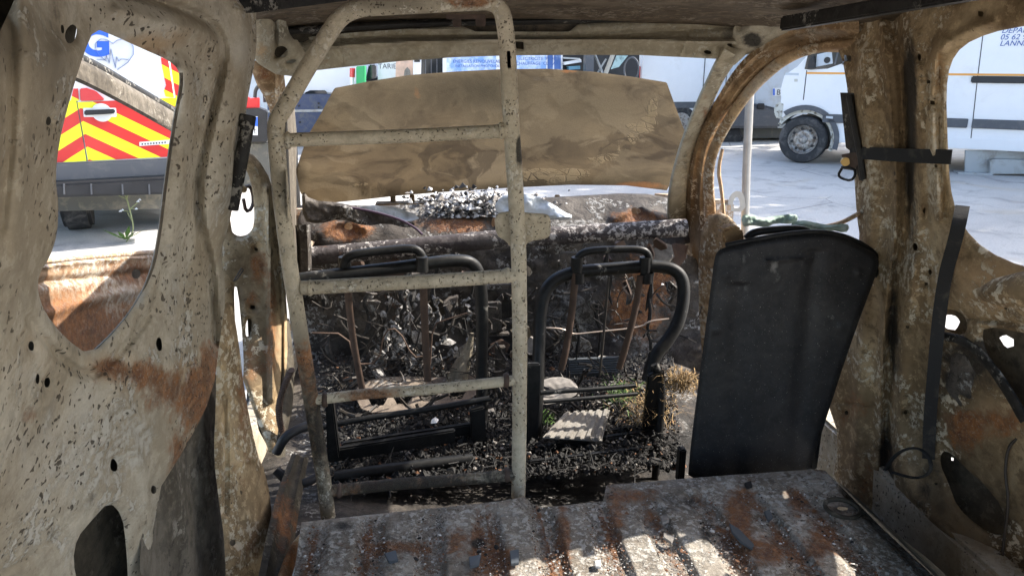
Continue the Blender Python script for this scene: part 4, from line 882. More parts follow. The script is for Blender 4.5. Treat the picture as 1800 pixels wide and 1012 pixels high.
# hoses low on the left
mb = MB(); mb.tube([Y(486,795,1.8),Y(500,768,1.8),Y(520,755,1.82),Y(540,748,1.84)], .013, 10, sm=2)
tag(mb.build('rubber_hose', M['bplastic'], smooth=60), 'upper curved black rubber hose beside the foot of the left cage upright', 'hose')
mb = MB(); mb.tube([Y(486,826,1.7),Y(510,850,1.68),Y(534,850,1.68),Y(556,838,1.7)], .012, 10, sm=2)
tag(mb.build('rubber_hose', M['bplastic'], smooth=60), 'lower sagging black rubber hose beside the foot of the left cage upright', 'hose')
mb = MB()
for k in range(30):
    t = k/29; p = Y(512-22*math.sin(t*2.4), 650+110*t, 1.86); mb.tube([p, p+[.0,.002,-.004]], .009, 8)
tag(mb.build('coil_spring', M['mbracket'], smooth=60), 'thin ribbed flexible conduit hanging beside the left cage upright', 'conduit')

# ================================================================== LOOSE THINGS
def cloth(name, outline, surf, mat, label, amp=.02, cat='cloth', step=3, fq=1.):
    o = sheet(name, outline, surf, M[mat], None, step=step, thick=.004, relief=lambda qx,qy,P,D: amp*(lump(P,22*fq,2)+.6*lump(P,60*fq,1)+.35*np.abs(lump(P,120*fq,0))+.6)*np.clip(D/5,.15,1), sm=1)
    return tag(o, label, cat)
cloth('crumpled_sheet', [(866,366),(880,345),(905,338),(940,344),(975,360),(990,372),(1010,380),(996,388),(960,384),(930,388),(890,386)], on(1,2.55), 'whitecloth', 'pale blue crumpled sheet draped over the windscreen base behind the right upright', .02)
cloth('grey_cloth', [(530,330),(545,352),(600,356),(660,372),(700,388),(735,392),(716,402),(680,392),(640,398),(600,384),(560,394),(532,388)], on(1,2.6), 'dash', 'dark grey scorched cloth slumped over the left end of the windscreen base', .02)
cloth('melted_sheet', [(588,368),(680,358),(744,382),(720,390),(690,386),(640,374)], on(1,2.66), 'whitecloth', 'thin white melted sheet lying along the windscreen base', .01)
mb = MB(); mb.tube([Y(575,360,2.6),Y(640,368,2.58),Y(700,384,2.55),Y(730,400,2.5),Y(742,412,2.48)], .0045, 8, sm=2)
tag(mb.build('purple_cord', M['purple'], smooth=60), 'dull purple cord trailing over the left of the windscreen base', 'cord')
for (ol, lb, yv) in (([(1302,378),(1322,376),(1336,384),(1360,380),(1398,375),(1404,384),(1396,394),(1362,392),(1348,400),(1320,396),(1306,400)], 'pale green melted cloth roll nearest the door arch, on top of the black seat back', 1.80), ([(1388,392),(1410,386),(1436,392),(1460,396),(1488,392),(1494,400),(1486,410),(1460,404),(1440,410),(1420,402),(1396,406)], 'pale green melted strip beside the door pillar, on top of the black seat back', 1.76)):
    cloth('green_cloth', ol, on(1, yv), 'palegreen', lb, .016, step=2, fq=2.2)
mb = MB(); mb.prism([Y(x,y,1.72) for x,y in ((1270,405),(1290,396),(1306,402),(1310,424),(1296,436),(1272,430))], (0,.04,0)); mb.build('hinge_bracket', M['arch'], van, bevel=.006)
# ribbed board on the right seat
rb = thing('ribbed_board', 'pale scorched ribbed board lying tilted on the right seat frame', 'board', tuple(Y(1010,750,1.93)))
A, B, C_, D_ = Y(992,728,2.02), Y(1072,722,2.02), Y(1058,776,1.90), Y(954,770,1.90)
mb = MB(); nrm = np.cross(np.array(B)-A, np.array(D_)-A); nrm /= np.linalg.norm(nrm); nrm *= -1 if nrm[2] < 0 else 1
mb.prism([A, B, C_, D_], nrm*.004); mb.build('sheet', M['card'], rb)
for k in range(6):
    t = (k+.5)/6; a = A+(B-A)*t; b = D_+(C_-D_)*t; mb = MB(); w_ = (B-A)*.045
    mb.prism([a-w_, a+w_, b+w_*1.2, b-w_*1.2], nrm*.011); mb.build('rib', M['card'], rb, bevel=.002)
# corrugated grey board behind
cb2 = thing('corrugated_panel', 'dark corrugated plastic panel lying behind the right seat frame', 'panel', tuple(Y(1040,650,2.35)))
for k in range(7):
    mb = MB(); mb.tube([Y(1000,632+k*4,2.4), Y(1085,628+k*4,2.4)], .005, 6); mb.build('corrugation', M['slate'], cb2, smooth=60)
mb = MB(); mb.box(Y(996,664,2.41), Y(1088,626,2.41)+[0,.004,0]); mb.build('backing', M['slate'], cb2)
# rags and papers on the right seat base
cloth('rag', [(936,672),(980,660),(1010,668),(1020,690),(990,706),(950,712),(934,700)], plane(Y(980,690,2.1),(0,-.5,1)), 'flakegrey', 'pale ash grey rag heaped on the right seat base', .012)
hx = [[(cx-15,cy),(cx-8,cy-13),(cx+12,cy-14),(cx+20,cy-2),(cx+12,cy+12),(cx-8,cy+13)] for cx, cy in ((662,700),(706,697),(752,692),(800,688))]
o = sheet('seat_pan', [(620,690),(640,668),(700,660),(770,664),(830,655),(850,668),(835,700),(780,716),(700,722),(640,726)], plane(Y(740,700,2.2),(0,-.35,1)), burnt('sandy_seat_pan', (.26,.21,.16), (.13,.10,.08), (.38,.35,.31), chips=.4, rust=.05), None, holes=hx, hsm=0, step=3, thick=.006, dents=(.006,12)); tag(o, 'sandy coloured pressed metal seat pan with hexagonal holes in the left seat', 'seat_pan')  # pressed pan of the left seat, built as a separate piece
o = flakes('paper_scrap', [M['label']], 1, lambda k: Y(764,739,1.9), .022); del o['kind']; tag(o, 'small cream scrap lying on the black rubble under the left seat', 'scrap')
# shards on the load floor
SH = [([(1281,926),(1300,936),(1325,962),(1322,968),(1300,958),(1286,940)],'slate','largest dark curved shard on the right half of the load floor'),
      ([(1342,906),(1352,902),(1358,914),(1350,920)],'slate','small grey shard lying to the upper right of the largest curved shard'),
      ([(896,974),(912,972),(912,996),(898,998)],'slate','slate grey offcut near the middle of the load floor'),
      ([(824,984),(846,980),(842,998),(826,1004)],'slate','slate grey chip left of the middle offcut on the load floor'),
      ([(676,978),(696,972),(700,990),(684,994)],'slate','dark chip on the left part of the load floor'),
      ([(1160,912),(1172,906),(1176,920),(1164,926)],'flakegrey','pale cube-like crumb, upper one of the two by the sun patch'),
      ([(1166,940),(1186,948),(1180,958),(1166,950)],'flakegrey','pale angular crumb, lower one of the two by the sun patch'),
      ([(1308,852),(1320,848),(1322,858),(1312,862)],'char','small black lump at the front right of the load floor'),
      ([(1044,992),(1056,990),(1056,1002),(1046,1002)],'ash','white flake at the bottom edge of the load floor')]
for pl, m_, lb in SH:
    mb = MB(); mb.prism([Z(x, y, PZ+.004)+[0,0,random.uniform(0,.006)] for x, y in pl], (0,0,.006)); tag(mb.build('shard', M[m_], bevel=.001), lb, 'shard')
# rust tufts / plugs on floor
mb = MB(); c0 = Z(1481,893,PZ+.006); mb.tube([c0+[.035*math.cos(a),.035*math.sin(a),0] for a in np.linspace(0,6.28,20)], .005, 6, cap=False); mb.build('drain_ring', M['cavity'], van)
# straw and grass
def tuft(name, centre, n, L, mat, label, spread=.05, up=.5, cat='grass'):
    mb = MB(); c = np.array(centre)
    for k in range(n):
        p = c+rng.normal(0, spread*.45, 3)*[1, .7, .7]; d = rng.normal(0, 1, 3); d[2] = abs(d[2])*up*2-.3*(1-up); d /= np.linalg.norm(d); l = L*random.uniform(.5, 1.2)
        s = np.cross(d, (0.3,.2,1)); s /= np.linalg.norm(s); w_ = .0011
        m1 = p+d*l*.5+rng.normal(0, l*.08, 3); e = p+d*l+[0,0,-l*.25]
        mb.add([p-s*w_, p+s*w_, m1+s*w_, m1-s*w_, e], [(0,1,2,3),(3,2,4)])
    o = link(name, mb.mesh(name), M[mat], kind='stuff'); return tag(o, label, cat)
tuft('dry_straw', Y(1198,672,1.92), 700, .034, 'straw', 'tuft of dry straw and roots wedged between right seat frame and black seat back', .05)
tuft('dry_straw', Y(1140,715,2.0), 500, .04, 'straw', 'brown dead roots hanging behind the side arm of the right seat', .09, .2)
tuft('green_grass', Y(1090,690,2.1), 150, .045, 'weed', 'green grass blades growing through the right seat base', .07)
tuft('green_grass', Y(955,735,2.05), 80, .04, 'weed', 'small green grass tuft left of the ribbed board', .04)
# weed beside the van
wd = thing('weed', 'tall thin weed with tiny pale flowers growing beside the left side of the van', 'weed', tuple(Z(222,425,0)))
b0 = Z(222,425,0); d0 = b0[1]
mb = MB(); mb.tube([b0, Y(236,405,d0), Y(230,375,d0), Y(222,345,d0), Y(212,330,d0)], .006, 6, sm=2)
for (a, b) in (((228,372),(216,370)),((228,368),(242,356)),((222,350),(205,342)),((222,352),(228,334)),((216,338),(204,328)),((232,388),(224,374)),((226,366),(240,368))): mb.tube([Y(*a,d0), Y(*b,d0)], .004, 5)
mb.build('stem', M['stalk'], wd, smooth=60)
mb = MB()
for (x, y) in ((216,370),(212,372),(243,355),(246,352),(205,342),(202,336),(228,333),(210,327),(204,328),(214,324),(240,368),(222,334),(208,332),(219,340)):
    p = Y(x, y, d0); mb.tube([p+[-.015,0,0], p+[.0,0,.008], p+[.010,0,0]], [.003,.009,.003], 6)
mb.build('flower', M['whitecloth'], wd, kind='stuff')
for k in range(9):
    a = k*.7+.3; L = random.uniform(.10,.20); mb = MB(); d = np.array([math.cos(a), math.sin(a), .5]); s = np.array([-math.sin(a), math.cos(a), 0])*.022
    c0 = b0+[0,0,.02]; mb.add([c0, c0+d*L*.5+s, c0+d*L, c0+d*L*.5-s], [(0,1,2,3)]); mb.build('leaf', M['weed'], wd)

# ================================================================== OUTSIDE
def big_tree(x, y, h, rad, label):
    t = thing('broadleaf_tree', label, 'tree', (x, y, 0))
    mb = MB(); mb.tube([(0,0,0),(.1,0,1.5),(.0,.1,3.2),(.2,0,h*.6),(.1,.1,h)], [.3,.24,.2,.14,.04], 12, sm=2)
    mb.build('trunk', M['under'], t, local=True, smooth=60)
    for k in range(9):
        a = k*2.4; z0 = h*(.35+.05*k); mb = MB(); e = (math.cos(a)*rad*.8, math.sin(a)*rad*.8, z0+rad*.45); mb.tube([(.05,0,z0),(e[0]*.5,e[1]*.5,z0+.3*rad*.5),e], [.09,.06,.02], 8, sm=1); mb.build('limb', M['under'], t, local=True, smooth=60)
    cl = rng.normal(size=(60, 3)); cl /= np.linalg.norm(cl, axis=1)[:, None]; cl = cl*rad*rng.uniform(.25, .95, (60, 1))*[1, 1, .7]+[0, 0, h*.85]
    n = 9000; c = cl[rng.integers(0, 60, n)]+rng.normal(0, rad*.16, (n, 3)); a = rng.normal(size=(n, 3)); a /= np.linalg.norm(a, axis=1)[:, None]
    b = np.cross(a, rng.normal(size=(n, 3))); b /= np.linalg.norm(b, axis=1)[:, None]; s_ = rng.uniform(.14, .26, (n, 1))
    V = np.stack([c-a*s_, c+b*s_*.55, c+a*s_, c-b*s_*.55], 1).reshape(-1, 3); F = np.arange(n*4).reshape(-1, 4).tolist()
    me = bpy.data.meshes.new('leaves'); me.from_pydata(V.tolist(), [], F); link('crown', me, M['weed'], t, local=True, kind='stuff')
big_tree(14.5, 11.4, 8.6, 4.9, 'tall leafy tree standing to the right of the yard, shading the large white van')
# metal pole beside the van, with its slotted bracket
pl_ = thing('metal_pole', 'straight grey metal pole with a slotted base bracket, standing beyond the right front door window', 'pole', tuple(Y(1309,420,2.9)))
mb = MB(); mb.tube([Y(1309,420,2.9), Y(1312,300,2.9), Y(1317,190,2.9), Y(1321,90,2.9)], .0165, 14); mb.build('tube', M['polem'], pl_, smooth=60)
o = sheet('bracket', [(1278,372),(1280,350),(1288,338),(1298,335),(1308,340),(1312,372)], on(1,2.86), M['polem'], pl_, holes=[[(1288,366),(1289,352),(1295,345),(1300,352),(1301,366)]], step=2, thick=.01)

def text_mesh(txt, size, mat, M4, parent, name='lettering', shear=0, ext=.001, bold=0, align='LEFT'):
    cu = bpy.data.curves.new('t', 'FONT'); cu.body = txt; cu.size = size; cu.extrude = ext; cu.offset = bold; cu.shear = shear; cu.align_x = align
    o = bpy.data.objects.new('t', cu); COL.objects.link(o); dg = bpy.context.evaluated_depsgraph_get(); dg.update()
    me = bpy.data.meshes.new_from_object(o.evaluated_get(dg)); bpy.data.objects.remove(o); me.transform(M4); me.materials.clear()
    return link(name, me, mat, parent, local=True)
class Fr:
    """upright face: origin on the ground, u along, w up, v out towards the viewer"""
    def __init__(s, o, ang, inv=1):
        s.o = np.array([o[0], o[1], 0.0]); s.u = np.array([math.sin(ang), math.cos(ang), 0]); s.n = np.array([s.u[1], -s.u[0], 0])
        if s.n@(CAM-s.o) < 0: s.n = -s.n
        s.w = np.array([0, 0, 1.])
    def uw(s, px, py, v=0):
        p = plane(s.o+s.n*v, s.n)(px, py); return ((p-s.o)@s.u, p[2])
    def p(s, u, w, v=0): return s.o+s.u*u+s.w*w+s.n*v
    def P(s, px, py, v=0): u, w = s.uw(px, py, v); return s.p(u, w, v)
    def M4(s, u, w, v, root):
        c = s.p(u, w, v)-np.array(root.location); m = Matrix.Identity(4)
        for i in range(3): m[i][0] = s.u[i]; m[i][1] = s.w[i]; m[i][2] = s.n[i]; m[i][3] = c[i]
        return m
    def slab(s, name, pts, v0, v1, mat, root, bevel=0, px=True, seg=2):
        """pts measured in the photograph on this face; slab from v0 (inner) to v1 (outer)"""
        q = [s.uw(*a, v1) for a in pts] if px else pts
        mb = MB(); mb.prism([s.p(u, w, v1) for u, w in q], -s.n*(v1-v0)); return mb.build(name, mat, root, bevel=bevel, seg=seg, smooth=30)

# ---- wheel builder (local, axis along frame normal)
def wheel(fr, u, r, wdt, root, v=0., rimm='rim', steel=True):
    c = fr.p(u, r, v); n = fr.n
    def ring(rad, off): return [c+n*off+rad*(math.cos(a)*fr.u+math.sin(a)*fr.w) for a in np.linspace(0, 2*math.pi, 41)[:-1]]
    def lathe(prof, name, mat, par):
        mb = MB(); V = []; [V.extend(ring(a, b)) for a, b in prof]; F = []
        for i in range(len(prof)-1):
            for k in range(40): F.append((i*40+k, i*40+(k+1) % 40, (i+1)*40+(k+1) % 40, (i+1)*40+k))
        mb.add(V, F); return mb.build(name, mat, par, smooth=40)
    w = thing('x', '', '') if False else None
    ty = lathe([(r*.60,.0-.02),(r*.66,.012),(r*.80,.02),(r*.93,.008),(r*.985,-.02),(r,-.05),(r,-wdt+.03),(r*.97,-wdt),(r*.6,-wdt)], 'wheel', M['tyre'], root)
    rm = lathe([(r*.62,-.01),(r*.60,.004),(r*.55,-.02),(r*.53,-.07),(r*.46,-.085),(r*.40,-.06),(r*.30,-.05),(r*.20,-.062),(r*.15,-.04),(r*.10,-.028),(.001,-.028)], 'rim', M[rimm], ty)
    for k in range(8):
        a = k*math.pi/4+.2; p = c+n*(-.070)+r*.46*(math.cos(a)*fr.u+math.sin(a)*fr.w); mb = MB(); mb.tube([p, p+n*.012], .022, 8); mb.build('rim_hole', M['bplastic'], ty)
    for k in range(5):
        a = k*math.pi*.4; p = c+n*(-.056)+r*.26*(math.cos(a)*fr.u+math.sin(a)*fr.w); mb = MB(); mb.tube([p, p+n*.02], .010, 6); mb.build('wheel_nut', M['rim'], ty)
    return ty

# ---- the large white van on the right
P0 = Z(1406,287,0); F1 = Fr(P0, math.radians(126))     # u runs from the nose towards the rear
wv = thing('white_van', 'large white high roof van with orange line, blue lettering and missing front bumper', 'van', tuple(P0))
def U(px, py=200): return F1.uw(px, py)[0]
wr = .355; H = 2.45
nose = U(1371,170)
arc = [(wr*1.28*math.cos(a), wr+wr*1.28*math.sin(a)) for a in np.linspace(math.radians(136), math.radians(-18), 16)]
L = 5.4; ru = 3.55
arc2 = [(ru+wr*1.2*math.cos(a), wr+wr*1.2*math.sin(a)) for a in np.linspace(math.radians(200), math.radians(-20), 14)]
body = [(nose+.02,.95),(nose,1.10),(nose+.03,1.30),(nose+.20,1.42),(nose+.62,1.95),(nose+.95,2.28),(nose+1.3,H),(L-.6,H),(L-.45,H-.1),(L-.42,.38)]
sidepoly = body+[(ru+.5,.38)]+arc2[::-1]+[(ru-.5,.38),(.52,.40)]+arc[::-1]+[(nose+.0,.74)]
mb = MB(); mb.prism([F1.p(u,w,0) for u,w in sidepoly], -F1.n*1.95); mb.build('body', M['whitevan'], wv, bevel=.03, seg=3)
def on1(px, py, v=.0): return F1.uw(px, py, v)
# window of the cab with dark innards
wq = [(1414,122),(1421,92),(1432,84),(1462,80),(1500,76),(1530,76),(1530,104),(1480,112),(1455,121),(1425,123)]
F1.slab('cab_window', wq, -.02, .006, M['glass'], wv, bevel=.004)
for a in ([(1434,118),(1436,96),(1462,90),(1464,112)],): F1.slab('door_speaker_panel', a, .006, .016, M['greyvan'], wv, bevel=.003)
c0 = F1.P(1454,106,.018); mb = MB(); mb.tube([c0, c0+F1.n*.004], .045, 16, ); mb.build('speaker_hole', M['bplastic'], wv)
F1.slab('mirror_post', [(1418,122),(1422,104),(1430,98),(1433,120)], .006, .10, M['bplastic'], wv, bevel=.01)
for x in (1468,1482): F1.slab('window_bar', [(x-2,114),(x+6,80),(x+9,80),(x+1,114)], .006, .014, M['dplastic'], wv)
# seams (recessed strips of dark), lines and trims
def ln(fr, name, a, b, wpx, mat, root, v=.004, v0=-.01):
    (x0, y0), (x1, y1) = a, b; d = np.hypot(x1-x0, y1-y0); nx, ny = -(y1-y0)/d*wpx/2, (x1-x0)/d*wpx/2
    return fr.slab(name, [(x0+nx,y0+ny),(x1+nx,y1+ny),(x1-nx,y1-ny),(x0-nx,y0-ny)], v0, v, mat, root)
for a, b in (((1418,124),(1412,176)),((1534,60),(1526,246)),((1728,60),(1718,140)),((1718,140),(1706,250))): ln(F1,'door_seam',a,b,1.6,M['bplastic'],wv,.003)
def hz(fr, name, x0, x1, w0, w1, v, mat, root, bevel=0, v0=-.005):
    u0 = fr.uw(x0, 200)[0]; u1 = fr.uw(x1, 200)[0]
    return fr.slab(name, [(u0,w0),(u1,w0),(u1,w1),(u0,w1)], v0, v, mat, root, bevel, px=False)
wl = on1(1450,129)[1]; u_a, u_b = on1(1418,129)[0], L-.5
F1.slab('orange_line', [(u_a,wl-.014),(u_b,wl-.014),(u_b,wl+.014),(u_a,wl+.014)], -.004, .004, M['orange'], wv, px=False)
ws0, ws1 = on1(1465,216)[1], on1(1465,201)[1]
for a, b in ((1446,1524),(1532,1702),(1710,1960)):
    ua, ub = on1(a,208)[0], on1(b,212)[0]
    F1.slab('rubbing_strip', [(ua,ws0),(ub,ws0),(ub,ws1),(ua,ws1)], -.01, .03, M['dplastic'], wv, bevel=.008, px=False)
ua, ub = on1(1707,140)[0], L-.6; wr0 = on1(1720,146)[1]; wr1 = on1(1720,134)[1]
F1.slab('sliding_door_rail', [(ua,wr0),(ub,wr0),(ub,wr1),(ua,wr1)], -.01, .035, M['bplastic'], wv, bevel=.012, px=False)
F1.slab('sill_trim', [(.50,.34),(ru-.48,.34),(ru-.48,.50),(.50,.50)], -.01, .012, M['whitevan'], wv, bevel=.01, px=False)
# wheel-arch trim ring
def ringslab(fr, uc, r0, r1, v0, v1, name, mat, root, a0=-18, a1=188):
    A = np.radians(np.linspace(a0, a1, 20)); pts = [(uc+r1*math.cos(a), wr+r1*math.sin(a)) for a in A]+[(uc+r0*math.cos(a), wr+r0*math.sin(a)) for a in A[::-1]]
    mb = MB(); n = len(A); V = []; 
    for (uu, ww) in pts: V += [fr.p(uu, ww, v1)]
    for (uu, ww) in pts: V += [fr.p(uu, ww, v0)]
    m = len(pts); F = []
    for i in range(n-1):
        j = m-1-i; F += [(i, i+1, j-1, j), (m+i, m+j, m+j-1, m+i+1), (i, m+i, m+i+1, i+1), (j, j-1, m+j-1, m+j)]
    F += [(0, m-1, 2*m-1, m), (n-1, m+n-1, m+n, n)]
    mb.add(V, F); return mb.build(name, mat, root, smooth=40)
ringslab(F1, 0, wr*1.26, wr*1.46, -.01, .03, 'arch_trim', M['dplastic'], wv, -14, 128)
ringslab(F1, 0, wr*1.12, wr*1.27, -.5, -.03, 'arch_liner', M['archin'], wv, -20, 150)
ringslab(F1, ru, wr*1.18, wr*1.36, -.01, .03, 'arch_trim', M['dplastic'], wv)
F1.slab('broken_headlamp_mount', [(1361,186),(1372,178),(1380,182),(1376,206),(1366,210),(1360,200)], -.35, .01, M['archin'], wv, bevel=.02)
F1.slab('side_indicator', [(1396,139),(1402,139),(1402,144),(1396,144)], -.01, .01, M['archin'], wv, bevel=.003)
ln(F1,'badge',(1380,130),(1404,131),4,M['greyvan'],wv,.003)
ln(F1,'badge',(1452,206),(1464,207),4,M['greyvan'],wv,.034)
mb = MB(); mb.prism([F1.p(u,w,-.15) for u,w in ((nose+.1,.35),(L-.6,.30),(L-.6,.42),(nose+.1,.62))], -F1.n*1.6); mb.build('underbody', M['under'], wv)
wheel(F1, 0, wr, .22, wv, v=.0); wheel(F1, ru, wr, .22, wv, v=.0)
wheel(Fr(F1.p(0,0,-1.75), math.radians(126)), 0, wr, .2, wv, v=0); wheel(Fr(F1.p(0,0,-1.75), math.radians(126)), ru, wr, .2, wv, v=0)
for txt, x, y, sz in (('DEPANN', 1760, 58.5, .095), ('05 62 98', 1757.5, 70, .095), ('LANNEM', 1756.5, 81, .095)):
    u, w_ = on1(x, y, .004); text_mesh(txt, sz, M['blueink'], F1.M4(u, w_, .004, wv), wv, shear=.2)
# steel beams lying under/behind it
stl = thing('steel_ramp', 'grey galvanised steel ramp beam lying on the ground under the white van', 'steel ramp', tuple(Z(1740,300,0)))
F2 = Fr(Z(1700,305,0), math.radians(112))
F2.slab('web', [(1696,303),(1697,264),(1830,266),(1830,300),(1750,303)], -.04, 0, M['steel'], stl, bevel=.005)
F2.slab('base_plate', [(1684,307),(1684,303),(1746,305),(1746,309)], -.12, .10, M['steel'], stl, bevel=.003)
F2.slab('channel', [(1740,283),(1748,280),(1900,284),(1900,306),(1740,306)], 0, .10, M['steel'], stl, bevel=.006)

# ---- generic panel van, built locally (x forward, y left, z up)
def gvan(name, label, loc, rz, mat, L=5.0, Wd=1.9, Ht=2.3, cat='van', sidewin=False, bump='dplastic', hatch=False):
    t = thing(name, label, cat, loc, rz)
    prof = [(-L/2,.35),(L/2-.05,.35),(L/2,.55),(L/2-.04,.95),(L/2-.9,1.15),(L/2-1.55,Ht-.35),(L/2-1.9,Ht-.05),(L/2-2.2,Ht),(-L/2+.25,Ht),(-L/2+.06,Ht-.15)]
    if hatch: prof = [(-L/2,.35),(L/2-.05,.35),(L/2,.5),(L/2-.05,.75),(L/2-1.0,.95),(L/2-1.7,Ht-.05),(L/2-2.0,Ht),(-L/2+.5,Ht),(-L/2+.12,.95)]
    mb = MB(); mb.prism([(x, -Wd/2, z) for x, z in prof], (0, Wd, 0)); mb.build('body', mat, t, bevel=.05, seg=3, local=True)
    for sx in (-L/2+.9, L/2-.85):
        for sy in (-1, 1):
            mb = MB(); mb.tube([(sx, sy*(Wd/2-.2), .34), (sx, sy*(Wd/2+.005), .34)], .34, 28); wq = mb.build('wheel', M['tyre'], t, bevel=.02, local=True)
            mb = MB(); mb.tube([(sx, sy*(Wd/2+.005), .34), (sx, sy*(Wd/2+.02), .34)], .2, 20); mb.build('rim', M['rim'], wq, local=True)
    for sy in (-1, 1):
        x0 = L/2-1.5
        mb = MB(); mb.prism([(x, sy*(Wd/2-.01), z) for x, z in ((x0-.55,1.2),(x0+.55,1.2),(x0+.05,Ht-.45),(x0-.55,Ht-.4))], (0, sy*.016, 0)); mb.build('window', M['glass'], t, local=True, bevel=.005)
        mb = MB(); mb.box((-L/2+.3, sy*Wd/2-.01, .62), (L/2-.6, sy*Wd/2+.02, .74)); mb.build('rubbing_strip', M[bump], t, bevel=.006, local=True)
        if sidewin:
            mb = MB(); mb.box((-L/2+.5, sy*Wd/2-.01, 1.2), (L/2-2.2, sy*Wd/2+.01, Ht-.45)); mb.build('window', M['glass'], t, bevel=.004, local=True)
        for sx in (-L/2+1.3, L/2-2.15):
            mb = MB(); mb.box((sx-.006, sy*Wd/2-.01, .5), (sx+.006, sy*Wd/2+.003, Ht-.25)); mb.build('door_seam', M['bplastic'], t, local=True)
    mb = MB(); mb.prism([(L/2-.93,-Wd/2+.15,1.19),(L/2-.93,Wd/2-.15,1.19),(L/2-1.53,Wd/2-.2,Ht-.38),(L/2-1.53,-Wd/2+.2,Ht-.38)], (.02,0,.01)); mb.build('windscreen', M['glass'], t, bevel=.004, local=True)
    for (xa, xb) in ((-L/2-.04,-L/2+.1),(L/2-.1,L/2+.05)):
        mb = MB(); mb.box((xa,-Wd/2,.35),(xb,Wd/2,.62)); mb.build('bumper', M[bump], t, bevel=.03, local=True)
    for sy in (-1, 1):
        mb = MB(); mb.box((-L/2-.01, sy*(Wd/2-.09)-.06, .95), (-L/2+.06, sy*(Wd/2-.09)+.06, 1.4)); mb.build('tail_lamp', M['redlamp'], t, bevel=.01, local=True)
        mb = MB(); mb.box((L/2-.12, sy*(Wd/2-.25)-.16, .7), (L/2-.01, sy*(Wd/2-.25)+.16, .86)); mb.build('headlamp', M['platem'], t, bevel=.02, local=True)
    return t
def gp(px, d, z=0):
    p = Y(px, 200, d); return (p[0], p[1], z)
# side-on white van in the middle-right: spans px 1120..1345 at about 14 m
c = gp(1236, 14.4)
cw = gvan('white_van', 'plain blank white van parked side on beyond the windscreen, right of the burnt cab', (c[0]+.55, 15.2, 0), 0, M['whitevan'], L=3.9, Wd=1.9, Ht=2.3)
# grey van seen past the nose of the white van, with plate
gv = thing('grey_van', 'pale blue grey van with a number plate, partly hidden between the white vans', 'van', tuple(Z(1330,250,0)))
F3 = Fr(Z(1330,250,0), math.radians(92))
F3.slab('body', [(1296,226),(1296,120),(1330,60),(1460,50),(1460,226)], -2.2, 0, M['greyvan'], gv, bevel=.06, seg=3)
F3.slab('bumper', [(1268,226),(1268,184),(1340,184),(1372,192),(1372,226)], -.1, .10, M['dplastic'], gv, bevel=.04)
F3.slab('bumper_corner', [(1330,192),(1332,182),(1344,182),(1344,193)], .10, .12, M['bplastic'], gv, bevel=.01)
F3.slab('bonnet', [(1326,140),(1350,118),(1380,112),(1380,208),(1348,208),(1346,190),(1326,184)], -.1, .06, M['greyvan'], gv, bevel=.03)
np_ = F3.slab('number_plate', [(1359,155),(1384,154),(1384,168),(1359,169)], .06, .075, M['platem'], gv)
F3.slab('plate_band', [(1359,156),(1362,156),(1362,168),(1359,168)], .075, .078, M['bluebright'], np_)
u, w_ = F3.uw(1364.5,167,.078); text_mesh('B', .14, M['bplastic'], F3.M4(u, w_, .079, gv), np_)
F3.slab('headlamp', [(1333,178),(1334,158),(1342,156),(1343,176)], -.02, .02, M['platem'], gv, bevel=.01)
F3.slab('wheel', [(1262,268),(1262,226),(1300,222),(1308,240),(1304,262)], -.3, -.05, M['tyre'], gv, bevel=.05)
F3.slab('underbody', [(1262,226),(1460,226),(1460,240),(1300,244)], -1.8, -.2, M['under'], gv)
# ---- strip of parked vehicles beyond the windscreen, left to right
# shed wall
sh_ = thing('workshop_shed', 'long white clad shed wall standing behind all the parked vehicles', 'building', (0, 24, 0))
mb = MB(); mb.box((-26, 24, 0), (30, 34, 5.2)); mb.build('wall', M['shed'], sh_)
for k in range(56):
    mb = MB() if k == 0 else mb
    if k == 0: mb.box((-26,23.96,0),(-25.9,23.999,5.2)); rib0 = mb.build('cladding_rib', M['shed'], sh_); continue
    r2 = rib0.copy(); COL.objects.link(r2); r2.location.x = k*1.0
mb = MB(); mb.box((-26.3,23.7,5.2),(30.3,34.3,5.5)); mb.build('roof', M['steel'], sh_)
# tow truck with navy rail at left
tk = thing('tow_truck', 'white tow truck with navy steel bed rail and number plate beyond the left windscreen pillar', 'truck', tuple(Z(540,260,0)))
F4 = Fr(Z(540,262,0), math.radians(86))
F4.slab('cab', [(466,168),(470,96),(520,60),(640,50),(640,168)], -2.0, -.5, M['whitevan'], tk, bevel=.05)
F4.slab('rear_window', [(533,176),(536,163),(545,159),(572,159),(575,163),(575,177)], -.51, -.48, M['glass'], tk, bevel=.01)
br = F4.slab('bed_rail', [(470,234),(470,166),(600,166),(600,232)], -.5, -.35, M['navy'], tk, bevel=.01)
ln(F4,'chrome_strip',(470,196),(600,194),4,M['steel'],tk,-.33,-.36)
for x, y in ((525,186),(560,182),(560,189),(527,215)): ln(F4,'bolt',(x-1.5,y),(x+1.5,y),3,M['bplastic'],tk,-.32,-.36)
F4.slab('chassis', [(470,236),(470,300),(610,292),(610,230)], -1.8, -.6, M['under'], tk, bevel=.02)
for x in (505, 590): 
    c0 = F4.P(x,270,-.5); mb = MB(); mb.tube([c0, c0-F4.n*.3], .36, 24); mb.build('wheel', M['tyre'], tk, bevel=.03)
F5 = Fr(Z(440,330,0), math.radians(80))
F4b = thing('trailer', 'black trailer tail with number plate left of the windscreen pillar', 'trailer', tuple(Z(440,330,0)))
F5.slab('tail_board', [(424,192),(455,190),(470,196),(470,250),(424,250)], -.3, 0, M['bplastic'], F4b, bevel=.01)
pt = F5.slab('number_plate', [(424,206),(453,205),(453,238),(424,237)], 0, .01, M['platem'], F4b)
F5.slab('plate_band', [(443,206),(453,206),(453,222),(443,222)], .01, .012, M['bluebright'], pt)
